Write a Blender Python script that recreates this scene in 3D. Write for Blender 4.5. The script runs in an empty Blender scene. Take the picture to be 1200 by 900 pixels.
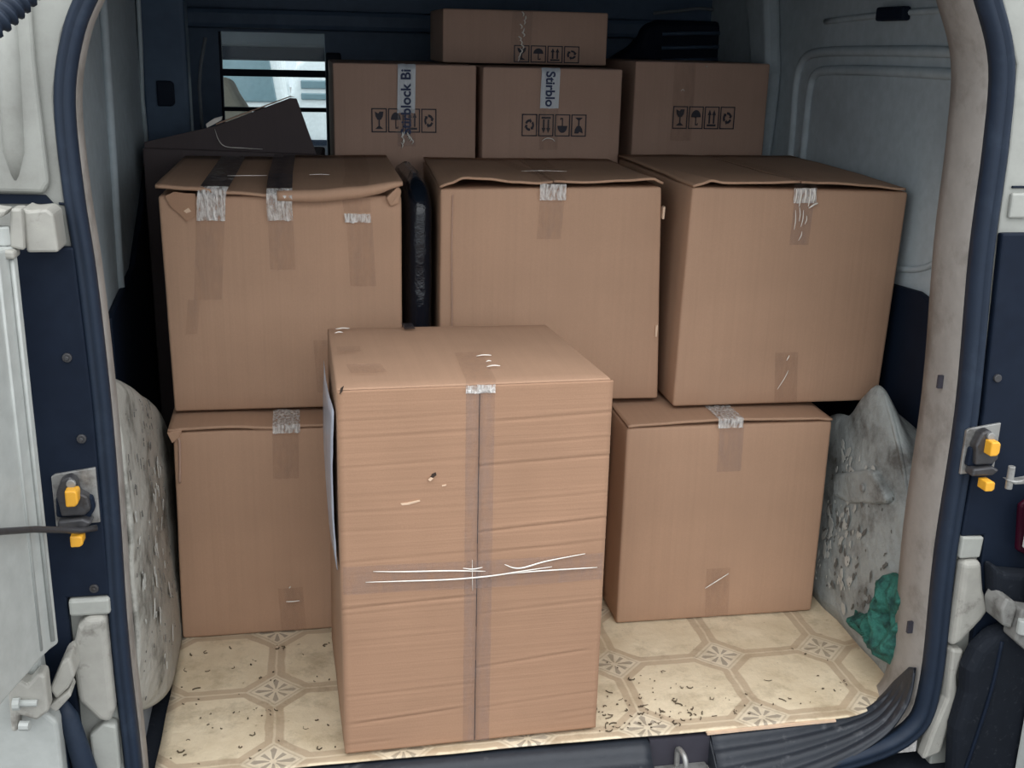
import bpy, bmesh, math, random
from mathutils import Vector, Matrix, noise

random.seed(7)
S = bpy.context.scene
COL = S.collection

# ------------------------------------------------------------------ camera
cam_d = bpy.data.cameras.new('camera')
cam = bpy.data.objects.new('camera', cam_d)
COL.objects.link(cam)
cam_d.sensor_width = 36.0
cam_d.lens = 1313.63 / 1200 * 36
cam_d.clip_start = 0.02
YAW, PITCH, ROLL = 0.1881, 0.2947, 0.0237
cy, sy = math.cos(YAW), math.sin(YAW)
fw = Vector((sy * math.cos(PITCH), cy * math.cos(PITCH), -math.sin(PITCH)))
rt = Vector((cy, -sy, 0.0))
up = rt.cross(fw)
r2 = rt * math.cos(ROLL) + up * math.sin(ROLL)
u2 = up * math.cos(ROLL) - rt * math.sin(ROLL)
cam.matrix_world = Matrix(((r2.x, u2.x, -fw.x, -0.1632), (r2.y, u2.y, -fw.y, 0.0),
                           (r2.z, u2.z, -fw.z, 1.0321), (0, 0, 0, 1)))
S.camera = cam

# ------------------------------------------------------------------ sky, exposure
W = bpy.data.worlds.new('overcast_sky')
S.world = W
W.use_nodes = True
wn, wl = W.node_tree.nodes, W.node_tree.links
wn.clear()
wo = wn.new('ShaderNodeOutputWorld')
wb = wn.new('ShaderNodeBackground')
wt = wn.new('ShaderNodeTexCoord')
ws = wn.new('ShaderNodeSeparateXYZ')
wr = wn.new('ShaderNodeValToRGB')
wr.color_ramp.elements[0].position = 0.0
wr.color_ramp.elements[0].color = (0.64, 0.68, 0.72, 1)
wr.color_ramp.elements[1].position = 0.9
wr.color_ramp.elements[1].color = (1.90, 1.92, 1.94, 1)
wl.new(wt.outputs['Generated'], ws.inputs[0])
wl.new(ws.outputs['Z'], wr.inputs[0])
wl.new(wr.outputs[0], wb.inputs['Color'])
wb.inputs['Strength'].default_value = 1.0
wl.new(wb.outputs[0], wo.inputs['Surface'])

S.view_settings.view_transform = 'Standard'
S.view_settings.look = 'None'
S.view_settings.gamma = 1.0
S.view_settings.use_curve_mapping = False
S.view_settings.exposure = 0.9


# ------------------------------------------------------------------ materials
def mat(name):
    m = bpy.data.materials.new(name)
    m.use_nodes = True
    nt = m.node_tree
    return m, nt, nt.nodes['Principled BSDF']


def N(nt, kind, **kw):
    n = nt.nodes.new(kind)
    for k, v in kw.items():
        setattr(n, k, v)
    return n


def math_node(nt, op, a, b=None, clamp=False):
    n = nt.nodes.new('ShaderNodeMath')
    n.operation = op
    n.use_clamp = clamp
    for i, x in enumerate((a, b)):
        if x is None:
            continue
        if isinstance(x, (int, float)):
            n.inputs[i].default_value = x
        else:
            nt.links.new(x, n.inputs[i])
    return n.outputs[0]


def mix_col(nt, fac, a, b, blend='MIX'):
    n = nt.nodes.new('ShaderNodeMix')
    n.data_type = 'RGBA'
    n.blend_type = blend
    for sock, x in ((n.inputs[0], fac), (n.inputs[6], a), (n.inputs[7], b)):
        if isinstance(x, (int, float)):
            sock.default_value = x
        elif isinstance(x, tuple):
            sock.default_value = x + (1,) if len(x) == 3 else x
        else:
            nt.links.new(x, sock)
    return n.outputs[2]


def tex_noise(nt, scale, detail=4, rough=0.6, vec=None, coord='Object'):
    n = nt.nodes.new('ShaderNodeTexNoise')
    n.inputs['Scale'].default_value = scale
    n.inputs['Detail'].default_value = detail
    n.inputs['Roughness'].default_value = rough
    if vec is None:
        vec = nt.nodes.new('ShaderNodeTexCoord').outputs[coord]
    nt.links.new(vec, n.inputs['Vector'])
    return n.outputs[0]


def ramp(nt, x, p0, p1):
    n = nt.nodes.new('ShaderNodeMapRange')
    n.inputs[1].default_value = p0
    n.inputs[2].default_value = p1
    nt.links.new(x, n.inputs[0])
    return n.outputs[0]


def bump(nt, bsdf, height, dist, strength=1.0):
    b = nt.nodes.new('ShaderNodeBump')
    b.inputs['Distance'].default_value = dist
    b.inputs['Strength'].default_value = strength
    nt.links.new(height, b.inputs['Height'])
    nt.links.new(b.outputs[0], bsdf.inputs['Normal'])


def paint(name, col, rough=0.5, dirt=None, dirt_scale=6, dirt_lo=0.5, dirt_hi=0.7, bump_scale=0, bump_d=0.002,
          spec=0.5, metal=0.0):
    m, nt, b = mat(name)
    c = mix_col(nt, ramp(nt, tex_noise(nt, 40, 5), 0.3, 0.7), tuple(x * 0.9 for x in col), tuple(min(1, x * 1.08) for x in col))
    if dirt:
        c = mix_col(nt, ramp(nt, tex_noise(nt, dirt_scale, 8, 0.68), dirt_lo, dirt_hi), c, dirt)
    nt.links.new(c, b.inputs['Base Color'])
    b.inputs['Roughness'].default_value = rough
    b.inputs['Specular IOR Level'].default_value = spec
    b.inputs['Metallic'].default_value = metal
    if bump_scale:
        bump(nt, b, tex_noise(nt, bump_scale, 6), bump_d)
    return m


def cardboard(name, col, axis):
    """kraft board; axis = the local axis across which the flutes repeat"""
    m, nt, b = mat(name)
    tc = nt.nodes.new('ShaderNodeTexCoord').outputs['Object']
    big = ramp(nt, tex_noise(nt, 7, 3, 0.5, tc), 0.3, 0.7)
    fine = ramp(nt, tex_noise(nt, 420, 3, 0.7, tc), 0.25, 0.75)
    c = mix_col(nt, big, tuple(x * 0.93 for x in col), tuple(x * 1.05 for x in col))
    c = mix_col(nt, math_node(nt, 'MULTIPLY', fine, 0.22), c, tuple(x * 0.55 for x in col))
    mp = N(nt, 'ShaderNodeMapping')
    sc = {'X': (140, 3, 3), 'Z': (3, 3, 140)}[axis]
    mp.inputs['Scale'].default_value = sc
    nt.links.new(tc, mp.inputs['Vector'])
    fl = tex_noise(nt, 1.0, 2, 0.5, mp.outputs[0])
    c = mix_col(nt, math_node(nt, 'MULTIPLY', ramp(nt, fl, 0.35, 0.75), 0.16), c, tuple(x * 0.7 for x in col))
    nt.links.new(c, b.inputs['Base Color'])
    b.inputs['Roughness'].default_value = 0.75
    b.inputs['Specular IOR Level'].default_value = 0.25
    h = math_node(nt, 'ADD', fl, math_node(nt, 'MULTIPLY', fine, 0.15))
    bump(nt, b, h, 0.0012 if axis == 'Z' else 0.0006, 0.6)
    return m


def tape_mat(name, cover, col, rough, bs, bd, metal=0.0, patchy=0.35):
    m, nt, b = mat(name)
    out = [n for n in nt.nodes if n.type == 'OUTPUT_MATERIAL'][0]
    tr = nt.nodes.new('ShaderNodeBsdfTransparent')
    tr.inputs[0].default_value = (0.95, 0.935, 0.925, 1)
    b.inputs['Base Color'].default_value = col + (1,)
    b.inputs['Roughness'].default_value = rough
    b.inputs['Specular IOR Level'].default_value = 0.8
    b.inputs['Metallic'].default_value = metal
    mp = N(nt, 'ShaderNodeMapping')
    mp.inputs['Scale'].default_value = (1.9, 1, 0.5)
    nt.links.new(nt.nodes.new('ShaderNodeTexCoord').outputs['Object'], mp.inputs['Vector'])
    nz = tex_noise(nt, bs, 4, 0.6, mp.outputs[0])
    bump(nt, b, nz, bd)
    mx = nt.nodes.new('ShaderNodeMixShader')
    f = math_node(nt, 'ADD', cover, math_node(nt, 'MULTIPLY', math_node(nt, 'SUBTRACT', nz, 0.5), patchy), True)
    nt.links.new(f, mx.inputs[0])
    nt.links.new(tr.outputs[0], mx.inputs[1])
    nt.links.new(b.outputs[0], mx.inputs[2])
    nt.links.new(mx.outputs[0], out.inputs['Surface'])
    return m


MAT = {}
MAT['card'] = cardboard('brown_cardboard', (0.420, 0.263, 0.175), 'X')
MAT['card_f'] = cardboard('darkened_fluted_cardboard', (0.365, 0.217, 0.138), 'Z')  # darker than the box body, so the front flaps look less lit than the top
MAT['card_d'] = cardboard('greyed_cardboard', (0.430, 0.285, 0.218), 'X')  # kraft brown greyed to carry the bluish shade of the back row
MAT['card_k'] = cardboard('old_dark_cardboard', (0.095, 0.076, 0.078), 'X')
MAT['tape'] = tape_mat('clear_packing_tape', 0.07, (0.30, 0.25, 0.22), 0.25, 60, 0.001)
MAT['tape_g'] = tape_mat('greyish_packing_tape', 0.14, (0.34, 0.30, 0.30), 0.25, 50, 0.0015)
MAT['tape_k'] = tape_mat('darkened_glossy_tape', 0.72, (0.05, 0.045, 0.05), 0.15, 30, 0.001)  # tape coloured dark, as if reflecting the dim load bay
MAT['tape_w'] = tape_mat('crinkled_glare_tape', 0.58, (0.92, 0.90, 0.87), 0.18, 110, 0.009, 0.2, 2.2)  # clear tape coloured white for the sky glare on its crinkles
MAT['tape_p'] = tape_mat('white_printed_tape', 0.93, (0.50, 0.54, 0.58), 0.35, 90, 0.002)
MAT['tape_r'] = paint('tape_ridge', (0.80, 0.76, 0.70), 0.3)
MAT['ink'] = paint('black_print', (0.030, 0.028, 0.040), 0.7)
MAT['ink_b'] = paint('blue_print', (0.012, 0.025, 0.085), 0.6)
MAT['torn'] = paint('torn_paper', (0.62, 0.45, 0.32), 0.9)
MAT['hole'] = paint('hole_shadow_paper', (0.03, 0.018, 0.012), 0.9)
MAT['label'] = paint('plastic_pouch', (0.40, 0.43, 0.50), 0.25)
MAT['white'] = paint('white_body_paint', (0.33, 0.34, 0.315), 0.42, (0.17, 0.17, 0.155), 5, 0.50, 0.72)
MAT['white2'] = paint('white_door_paint', (0.37, 0.39, 0.375), 0.38, (0.26, 0.27, 0.255), 3.5, 0.55, 0.8)
MAT['hinge'] = paint('white_hinge_paint', (0.32, 0.315, 0.285), 0.5, (0.14, 0.13, 0.115), 22, 0.55, 0.7)
MAT['grey'] = paint('grey_inner_paint', (0.41, 0.475, 0.51), 0.6, (0.32, 0.37, 0.40), 4, 0.5, 0.72)
MAT['navy_in'] = paint('haze_blue_inner_paint', (0.055, 0.095, 0.155), 0.6, (0.035, 0.065, 0.115), 3, 0.5, 0.7)  # blue haze of the interior shadows mixed into the colour
MAT['lip'] = paint('dirty_flange_paint', (0.27, 0.25, 0.23), 0.55, (0.13, 0.115, 0.10), 9, 0.5, 0.72)
MAT['arch'] = paint('dirty_arch_paint', (0.36, 0.355, 0.32), 0.62, (0.10, 0.10, 0.085), 9, 0.50, 0.66, 16, 0.010)
MAT['arch_r'] = paint('grey_dirty_arch_paint', (0.29, 0.315, 0.31), 0.62, (0.085, 0.085, 0.08), 10, 0.51, 0.68, 14, 0.010)
MAT['wine'] = paint('dark_red_lamp', (0.035, 0.003, 0.012), 0.4, spec=0.2)
MAT['hinge_d'] = paint('grimy_hinge', (0.20, 0.20, 0.19), 0.5, (0.07, 0.065, 0.06), 25, 0.5, 0.66)
MAT['chip'] = paint('chipped_paint', (0.10, 0.098, 0.09), 0.8)
MAT['flake_w'] = paint('pale_bare_paint', (0.40, 0.405, 0.38), 0.6)
MAT['rubber'] = paint('rubber_seal', (0.011, 0.020, 0.038), 0.6, (0.024, 0.038, 0.062), 14, 0.55, 0.8, spec=0.3)
MAT['navy'] = paint('dark_pillar_plastic', (0.006, 0.011, 0.023), 0.6, (0.010, 0.017, 0.032), 8, 0.5, 0.8, spec=0.15)
MAT['sill'] = paint('scuffed_black_plastic', (0.015, 0.019, 0.027), 0.55, (0.11, 0.115, 0.125), 26, 0.58, 0.76, 60, 0.001)
MAT['foam'] = paint('black_dusty_plastic', (0.008, 0.011, 0.017), 0.8, (0.032, 0.037, 0.045), 120, 0.58, 0.75, spec=0.2)
MAT['steel'] = paint('dull_steel', (0.33, 0.33, 0.32), 0.42, (0.10, 0.09, 0.08), 30, 0.5, 0.7, metal=0.6)
MAT['dsteel'] = paint('dark_steel', (0.07, 0.07, 0.075), 0.4, (0.03, 0.025, 0.02), 40, 0.5, 0.7, metal=0.5)
MAT['yellow'] = paint('yellow_plastic', (0.72, 0.36, 0.03), 0.4)
MAT['green'] = paint('green_cloth', (0.022, 0.135, 0.105), 0.85, (0.006, 0.045, 0.040), 40, 0.45, 0.62, 110, 0.006)
MAT['blackbag'] = paint('black_stretch_film', (0.005, 0.008, 0.014), 0.16, bump_scale=18, bump_d=0.006)
MAT['cream'] = paint('cream_seat_cloth', (0.42, 0.37, 0.29), 0.8)
MAT['visor'] = paint('grey_visor', (0.14, 0.16, 0.18), 0.8)
MAT['asphalt'] = paint('pale_asphalt', (0.19, 0.185, 0.18), 0.9, (0.25, 0.245, 0.24), 30, 0.45, 0.7, 60, 0.01)
MAT['carwhite'] = paint('white_car_paint', (0.74, 0.77, 0.78), 0.25)
MAT['carglass'] = paint('tinted_car_glass', (0.16, 0.24, 0.27), 0.08)
MAT['tyre'] = paint('black_tyre', (0.015, 0.015, 0.016), 0.8)
MAT['flake'] = paint('dry_grass_bits', (0.085, 0.064, 0.040), 0.9)

gm, gnt, gb = mat('clear_glass')
gb.inputs['Base Color'].default_value = (0.9, 0.95, 0.96, 1)
gb.inputs['Roughness'].default_value = 0.02
_o = [n for n in gnt.nodes if n.type == 'OUTPUT_MATERIAL'][0]
_t = gnt.nodes.new('ShaderNodeBsdfTransparent')
_t.inputs[0].default_value = (0.88, 0.94, 0.95, 1)
_m = gnt.nodes.new('ShaderNodeMixShader')
_m.inputs[0].default_value = 0.10
gnt.links.new(_t.outputs[0], _m.inputs[1])
gnt.links.new(gb.outputs[0], _m.inputs[2])
gnt.links.new(_m.outputs[0], _o.inputs['Surface'])
MAT['glass'] = gm


def vinyl_material():
    m, nt, b = mat('octagon_print_vinyl')
    tc = nt.nodes.new('ShaderNodeTexCoord').outputs['Object']
    sep = N(nt, 'ShaderNodeSeparateXYZ')
    nt.links.new(tc, sep.inputs[0])
    s = 0.1932

    def cell(v, off):
        t = math_node(nt, 'DIVIDE', math_node(nt, 'SUBTRACT', v, off), s)
        r = math_node(nt, 'ADD', t, 100.5)
        return math_node(nt, 'SUBTRACT', math_node(nt, 'FRACT', r), 0.5)
    wob = math_node(nt, 'MULTIPLY', math_node(nt, 'SUBTRACT', tex_noise(nt, 30, 2, 0.5, tc), 0.5), 0.006)
    a = cell(math_node(nt, 'ADD', sep.outputs[0], wob), -0.2315)
    c = cell(math_node(nt, 'ADD', sep.outputs[1], wob), 1.667)
    aa, ac = math_node(nt, 'ABSOLUTE', a), math_node(nt, 'ABSOLUTE', c)
    mn = math_node(nt, 'MINIMUM', aa, ac)
    sm = math_node(nt, 'ADD', aa, ac)

    def lt(x, t, soft=0.006):
        n = nt.nodes.new('ShaderNodeMapRange')
        n.inputs[1].default_value = t - soft
        n.inputs[2].default_value = t + soft
        n.inputs[3].default_value = 1
        n.inputs[4].default_value = 0
        nt.links.new(x, n.inputs[0])
        return n.outputs[0]

    def inv(x):
        return math_node(nt, 'SUBTRACT', 1.0, x)

    def mul(x, y):
        return math_node(nt, 'MULTIPLY', x, y)
    tile = mix_col(nt, ramp(nt, tex_noise(nt, 9, 6, 0.65, tc), 0.3, 0.75), (0.74, 0.64, 0.47), (0.58, 0.48, 0.33))
    band_c = (0.47, 0.37, 0.26)
    col = mix_col(nt, mul(lt(mn, 0.075), 0.9), tile, band_c)
    col = mix_col(nt, mul(lt(sm, 0.345), 0.9), col, band_c)
    col = mix_col(nt, mul(lt(mn, 0.010, 0.005), 0.7), col, (0.68, 0.58, 0.42))
    col = mix_col(nt, lt(sm, 0.255), col, (0.62, 0.53, 0.39))
    col = mix_col(nt, mul(lt(sm, 0.225), 0.6), col, (0.42, 0.34, 0.25))
    col = mix_col(nt, lt(sm, 0.205), col, (0.66, 0.57, 0.43))
    # rosette of eight petals inside each small square
    ang = math_node(nt, 'ARCTAN2', c, a)
    pet = math_node(nt, 'COSINE', mul(ang, 8.0))
    rad = math_node(nt, 'SQRT', math_node(nt, 'ADD', mul(a, a), mul(c, c)))
    petal = mul(mul(math_node(nt, 'GREATER_THAN', pet, 0.15), lt(sm, 0.175)), math_node(nt, 'GREATER_THAN', rad, 0.03))
    col = mix_col(nt, mul(petal, 0.62), col, (0.16, 0.135, 0.115))
    # dirt and wear
    d1 = ramp(nt, tex_noise(nt, 14, 9, 0.74, tc), 0.50, 0.78)
    col = mix_col(nt, mul(d1, 0.75), col, (0.22, 0.17, 0.10))
    d2 = ramp(nt, tex_noise(nt, 3.2, 5, 0.6, tc), 0.50, 0.72)
    col = mix_col(nt, mul(d2, 0.40), col, (0.42, 0.30, 0.16))
    d3 = ramp(nt, tex_noise(nt, 55, 7, 0.75, tc), 0.62, 0.72)
    col = mix_col(nt, mul(d3, 0.7), col, (0.13, 0.09, 0.05))
    # grime along the right-hand margin and the rear left
    edge = ramp(nt, math_node(nt, 'ADD', sep.outputs[0], mul(tex_noise(nt, 8, 5, 0.7, tc), 0.12)), 0.80, 0.90)
    col = mix_col(nt, mul(edge, 0.62), col, (0.27, 0.19, 0.11))
    nt.links.new(col, b.inputs['Base Color'])
    b.inputs['Roughness'].default_value = 0.5
    b.inputs['Specular IOR Level'].default_value = 0.3
    bump(nt, b, tex_noise(nt, 25, 5, 0.6, tc), 0.003)
    return m


MAT['vinyl'] = vinyl_material()


# ------------------------------------------------------------------ helpers
def empty(name, loc=(0, 0, 0), rz=0.0):
    o = bpy.data.objects.new(name, None)
    o.empty_display_size = 0.05
    o.location = loc
    o.rotation_euler = (0, 0, rz)
    COL.objects.link(o)
    return o


def tag(o, label=None, cat=None, group=None, kind=None):
    for k, v in (('label', label), ('category', cat), ('group', group), ('kind', kind)):
        if v:
            o[k] = v
    return o


def mesh(name, verts, faces, m, parent=None, smooth=False, bevel=0.0, solid=0.0, seg=2):
    me = bpy.data.meshes.new(name)
    me.from_pydata([tuple(v) for v in verts], [], faces)
    me.validate()
    bm = bmesh.new()
    bm.from_mesh(me)
    if not solid:
        bmesh.ops.recalc_face_normals(bm, faces=bm.faces)
    bm.to_mesh(me)
    bm.free()
    if smooth:
        me.polygons.foreach_set('use_smooth', [True] * len(me.polygons))
    me.materials.append(MAT[m])
    o = bpy.data.objects.new(name, me)
    COL.objects.link(o)
    if parent:
        o.parent = parent
    if solid:
        md = o.modifiers.new('thickness', 'SOLIDIFY')
        md.thickness = solid
        md.offset = 0
    if bevel:
        md = o.modifiers.new('bevel', 'BEVEL')
        md.width = bevel
        md.segments = seg
        md.limit_method = 'ANGLE'
    return o


class MB:
    """collects shapes for one mesh"""
    def __init__(self):
        self.v, self.f = [], []

    def add(self, v, f):
        n = len(self.v)
        self.v += [Vector(x) for x in v]
        self.f += [[i + n for i in q] for q in f]
        return self

    def box(self, a, b):
        x0, y0, z0 = a
        x1, y1, z1 = b
        return self.add([(x0, y0, z0), (x1, y0, z0), (x1, y1, z0), (x0, y1, z0), (x0, y0, z1), (x1, y0, z1), (x1, y1, z1), (x0, y1, z1)],
                        [(0, 3, 2, 1), (4, 5, 6, 7), (0, 1, 5, 4), (1, 2, 6, 5), (2, 3, 7, 6), (3, 0, 4, 7)])

    def prism(self, pts, y0, y1, plane='XZ'):
        n = len(pts)
        if plane == 'XZ':
            v = [(x, y0, z) for x, z in pts] + [(x, y1, z) for x, z in pts]
        elif plane == 'YZ':
            v = [(y0, x, z) for x, z in pts] + [(y1, x, z) for x, z in pts]
        else:
            v = [(x, z, y0) for x, z in pts] + [(x, z, y1) for x, z in pts]
        f = [list(range(n)), list(range(2 * n - 1, n - 1, -1))]
        f += [(i, i + n, (i + 1) % n + n, (i + 1) % n) for i in range(n)]
        return self.add(v, f)

    def tube(self, path, r, n=8, caps=True):
        path = [Vector(p) for p in path]
        rr = r if isinstance(r, (list, tuple)) else [r] * len(path)
        v, f = [], []
        ref = None
        for i, p in enumerate(path):
            t = (path[min(i + 1, len(path) - 1)] - path[max(i - 1, 0)]).normalized()
            if ref is None:
                ref = t.orthogonal().normalized()
            ref = (ref - t * ref.dot(t)).normalized()
            b = t.cross(ref)
            for k in range(n):
                a = 2 * math.pi * k / n
                v.append(p + (ref * math.cos(a) + b * math.sin(a)) * rr[i])
        for i in range(len(path) - 1):
            for k in range(n):
                f.append((i * n + k, i * n + (k + 1) % n, (i + 1) * n + (k + 1) % n, (i + 1) * n + k))
        if caps:
            f.append(list(range(n))[::-1])
            f.append([(len(path) - 1) * n + k for k in range(n)])
        return self.add(v, f)

    def build(self, name, m, parent=None, **kw):
        return mesh(name, self.v, self.f, m, parent, **kw)


def spline(pts, n=6):
    """Catmull-Rom through points"""
    P = [Vector(p) for p in pts]
    P = [P[0] * 2 - P[1]] + P + [P[-1] * 2 - P[-2]]
    out = []
    for i in range(1, len(P) - 2):
        for k in range(n):
            t = k / n
            a, b, c, d = P[i - 1], P[i], P[i + 1], P[i + 2]
            out.append(0.5 * ((2 * b) + (c - a) * t + (2 * a - 5 * b + 4 * c - d) * t * t + (3 * b - a - 3 * c + d) * t ** 3))
    out.append(P[-2])
    return out


def grid(name, rows, m, parent=None, solid=0.0, smooth=True, **kw):
    nr, nc = len(rows), len(rows[0])
    v = [p for r in rows for p in r]
    f = [(i * nc + j, i * nc + j + 1, (i + 1) * nc + j + 1, (i + 1) * nc + j) for i in range(nr - 1) for j in range(nc - 1)]
    return mesh(name, v, f, m, parent, smooth=smooth, solid=solid, **kw)


def nz(x, y, z, s=1.0, seed=0.0):
    return noise.noise(Vector((x * s + seed, y * s + seed * 1.7, z * s - seed)))


# ================================================================== LARGE STRUCTURE
gr = MB().box((-25, -25, -0.60), (25, 40, -0.55)).build('ground', 'asphalt')
tag(gr, kind='structure')

# cargo floor
fl = MB().box((-0.60, 1.475, -0.05), (1.0, 3.05, -0.006)).build('floor', 'foam')
tag(fl, kind='structure')
# roof
ce = MB().box((-0.66, 1.41, 1.27), (1.06, 4.35, 1.30)).build('ceiling', 'navy_in')
tag(ce, kind='structure')

# left wall with dark lower panel
wl_ = MB().box((-0.62, 1.46, -0.05), (-0.50, 3.05, 1.27)).build('wall_left', 'grey')
tag(wl_, kind='structure')
MB().prism([(1.95, 0.0), (3.0, 0.0), (3.0, 0.86), (2.62, 0.80), (2.45, 0.70), (2.25, 0.60), (1.95, 0.57)], -0.50, -0.488, 'YZ') \
    .build('lower_panel', 'navy', wl_, bevel=0.004)
MB().tube([(-0.498, 2.12, 0.55), (-0.496, 2.14, 0.80), (-0.494, 2.15, 1.02), (-0.49, 2.14, 1.25)], 0.008).build('pressed_rib', 'grey', wl_, smooth=True)
# pillar between the side door and the load bay, faces the camera
bp = MB().box((-0.50, 2.62, 0.0), (-0.40, 2.70, 1.27)).build('pillar', 'navy_in', wl_, bevel=0.01)
MB().prism([(-0.467, 0.884), (-0.436, 0.884), (-0.430, 0.890), (-0.430, 0.932), (-0.436, 0.938), (-0.467, 0.938)], 2.612, 2.622) \
    .build('slot_cover', 'navy', bp, bevel=0.003)
MB().tube([(-0.496, 2.615, 0.80), (-0.498, 2.612, 0.90), (-0.494, 2.612, 1.0), (-0.492, 2.615, 1.12), (-0.47, 2.615, 1.24)], 0.005).build('door_flange', 'grey', bp, smooth=True)
MB().tube([(-0.386, 2.75, 0.80), (-0.388, 2.75, 0.92), (-0.382, 2.75, 0.97), (-0.368, 2.75, 1.03)], 0.004).build('door_seal_edge', 'visor', bp, smooth=True)

# right wall
wr_ = MB().box((0.925, 1.46, -0.05), (1.02, 3.05, 1.27)).build('wall_right', 'grey')
tag(wr_, kind='structure')
MB().prism([(1.50, 0.0), (3.0, 0.0), (3.0, 0.55), (2.2, 0.60), (1.80, 0.625), (1.66, 0.60), (1.50, 0.60)], 0.913, 0.925, 'YZ').build('lower_panel', 'navy', wr_, bevel=0.004)


def rib(path, r, name='pressed_rib'):
    MB().tube(spline([(0.924, y * 1.0235, 1.032 + (z - 1.032) * 1.0235) for y, z in path], 6), r).build(name, 'grey', wr_, smooth=True)


rib([(2.355, 0.70), (2.357, 0.85), (2.36, 0.97), (2.33, 1.015), (2.25, 1.03), (1.95, 1.035), (1.62, 1.035)], 0.010)
rib([(2.29, 0.70), (2.292, 0.85), (2.29, 0.95), (2.27, 0.985), (2.20, 0.995), (1.95, 1.0), (1.62, 1.0)], 0.010)
rib([(2.2, 0.645), (1.95, 0.65), (1.80, 0.665), (1.72, 0.70), (1.68, 0.76), (1.66, 0.85)], 0.006)
rib([(2.25, 1.09), (1.95, 1.10), (1.62, 1.105)], 0.006)
# curved rear pillar high on the right
MB().prism([(2.52, 0.70), (2.60, 0.70), (2.60, 0.98), (2.64, 1.09), (2.72, 1.2), (2.80, 1.27), (2.58, 1.27), (2.54, 1.12), (2.50, 0.98)], 0.885, 0.925, 'YZ') \
    .build('roof_pillar', 'grey', wr_, bevel=0.012, seg=3)
MB().box((0.907, 1.96, 1.088), (0.925, 2.06, 1.113)).build('grab_slot', 'navy', wr_, bevel=0.004)

# bulkhead between load bay and cab, with a window opening
wf = MB()
wf.box((-0.60, 3.0, -0.05), (-0.356, 3.03, 1.27))
wf.box((-0.356, 3.0, 1.045), (-0.095, 3.03, 1.27))
wf.box((-0.356, 3.0, -0.05), (-0.095, 3.03, 0.70))
wf.box((-0.095, 3.0, -0.05), (1.0, 3.03, 1.27))
wf = wf.build('wall_front', 'navy_in')
tag(wf, kind='structure')
MB().box((-0.095, 2.975, 0.65), (-0.055, 3.0, 1.0)).build('window_post', 'navy', wf, bevel=0.006)
MB().tube([(-0.083, 2.972, 0.86), (-0.083, 2.972, 0.945)], 0.0035).build('post_edge', 'grey', wf, smooth=True)
MB().box((-0.45, 2.96, 1.052), (0.95, 3.0, 1.10)).build('cross_rail', 'navy_in', wf, bevel=0.012)
MB().prism([(0.62, 0.80), (0.99, 0.80), (0.985, 1.03), (0.965, 1.085), (0.92, 1.10), (0.76, 1.10), (0.72, 1.085), (0.705, 1.04), (0.64, 1.0)], 2.93, 3.0) \
    .build('padded_panel', 'navy', wf, bevel=0.02, seg=4)
for zz in (1.065, 1.03, 0.998):
    MB().tube([(0.77, 2.928, zz), (0.86, 2.922, zz + 0.004), (0.93, 2.928, zz + 0.006)], 0.005).build('panel_rib', 'navy_in', wf, smooth=True)
MB().tube(spline([(0.74, 2.92, 1.115), (0.80, 2.918, 1.122), (0.86, 2.918, 1.13), (0.90, 2.92, 1.128)]), 0.004).build('rail_edge', 'visor', wf, smooth=True)
win = MB().box((-0.358, 3.004, 0.938), (-0.093, 3.026, 0.955)).box((-0.358, 3.004, 0.852), (-0.093, 3.026, 0.862)).box((-0.358, 3.002, 0.69), (-0.350, 3.028, 1.047)) \
    .build('window_1', 'navy')
tag(win, kind='structure')
MB().box((-0.350, 3.012, 0.70), (-0.095, 3.017, 1.045)).build('pane', 'glass', win)
# cab seen through that window: visor, roof edge, dashboard, sides
MB().box((-0.50, 3.75, 1.005), (0.9, 3.79, 1.12)).build('sun_visor', 'visor', ce, bevel=0.012)
MB().box((-0.62, 4.2, 0.955), (1.02, 4.30, 1.27)).build('windscreen_header', 'navy', ce, bevel=0.01)
da = MB().prism([(4.1, -0.4), (4.3, -0.4), (4.3, 0.64), (4.22, 0.66), (4.1, 0.60)], -0.62, 1.02, 'YZ').build('trim_4', 'navy')
tag(da, kind='structure')
MB().box((-0.66, 3.05, -0.4), (-0.62, 4.3, 0.55)).build('cab_side', 'navy', da)
MB().box((1.02, 3.05, -0.4), (1.06, 4.3, 0.55)).build('cab_side', 'navy', da)
MB().box((-0.62, 3.03, -0.45), (1.02, 4.3, -0.40)).build('cab_floor', 'navy', da)

# wheel arches: lofted along the van's depth
def arch(name, secs, m, xw, parent):
    """secs: list of (y, [(x, z) from floor up and over to the wall])"""
    rows = []
    for y, pr in secs:
        pts = spline([(x, y, z) for x, z in pr], 6)
        rows.append([Vector((p.x + 0.005 * nz(p.x, p.y, p.z, 14, 3.0) + 0.003 * nz(p.x, p.y, p.z, 40, 5), p.y, p.z + 0.003 * nz(p.x, p.y, p.z, 11, 1))) for p in pts])
    # resample between sections for smoothness
    out = []
    for j in range(len(rows[0])):
        col = spline([r[j] for r in rows], 6)
        out.append(col)
    out = [[out[j][i] for j in range(len(out))] for i in range(len(out[0]))]
    return grid(name, out, m, parent, solid=0.006)


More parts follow.
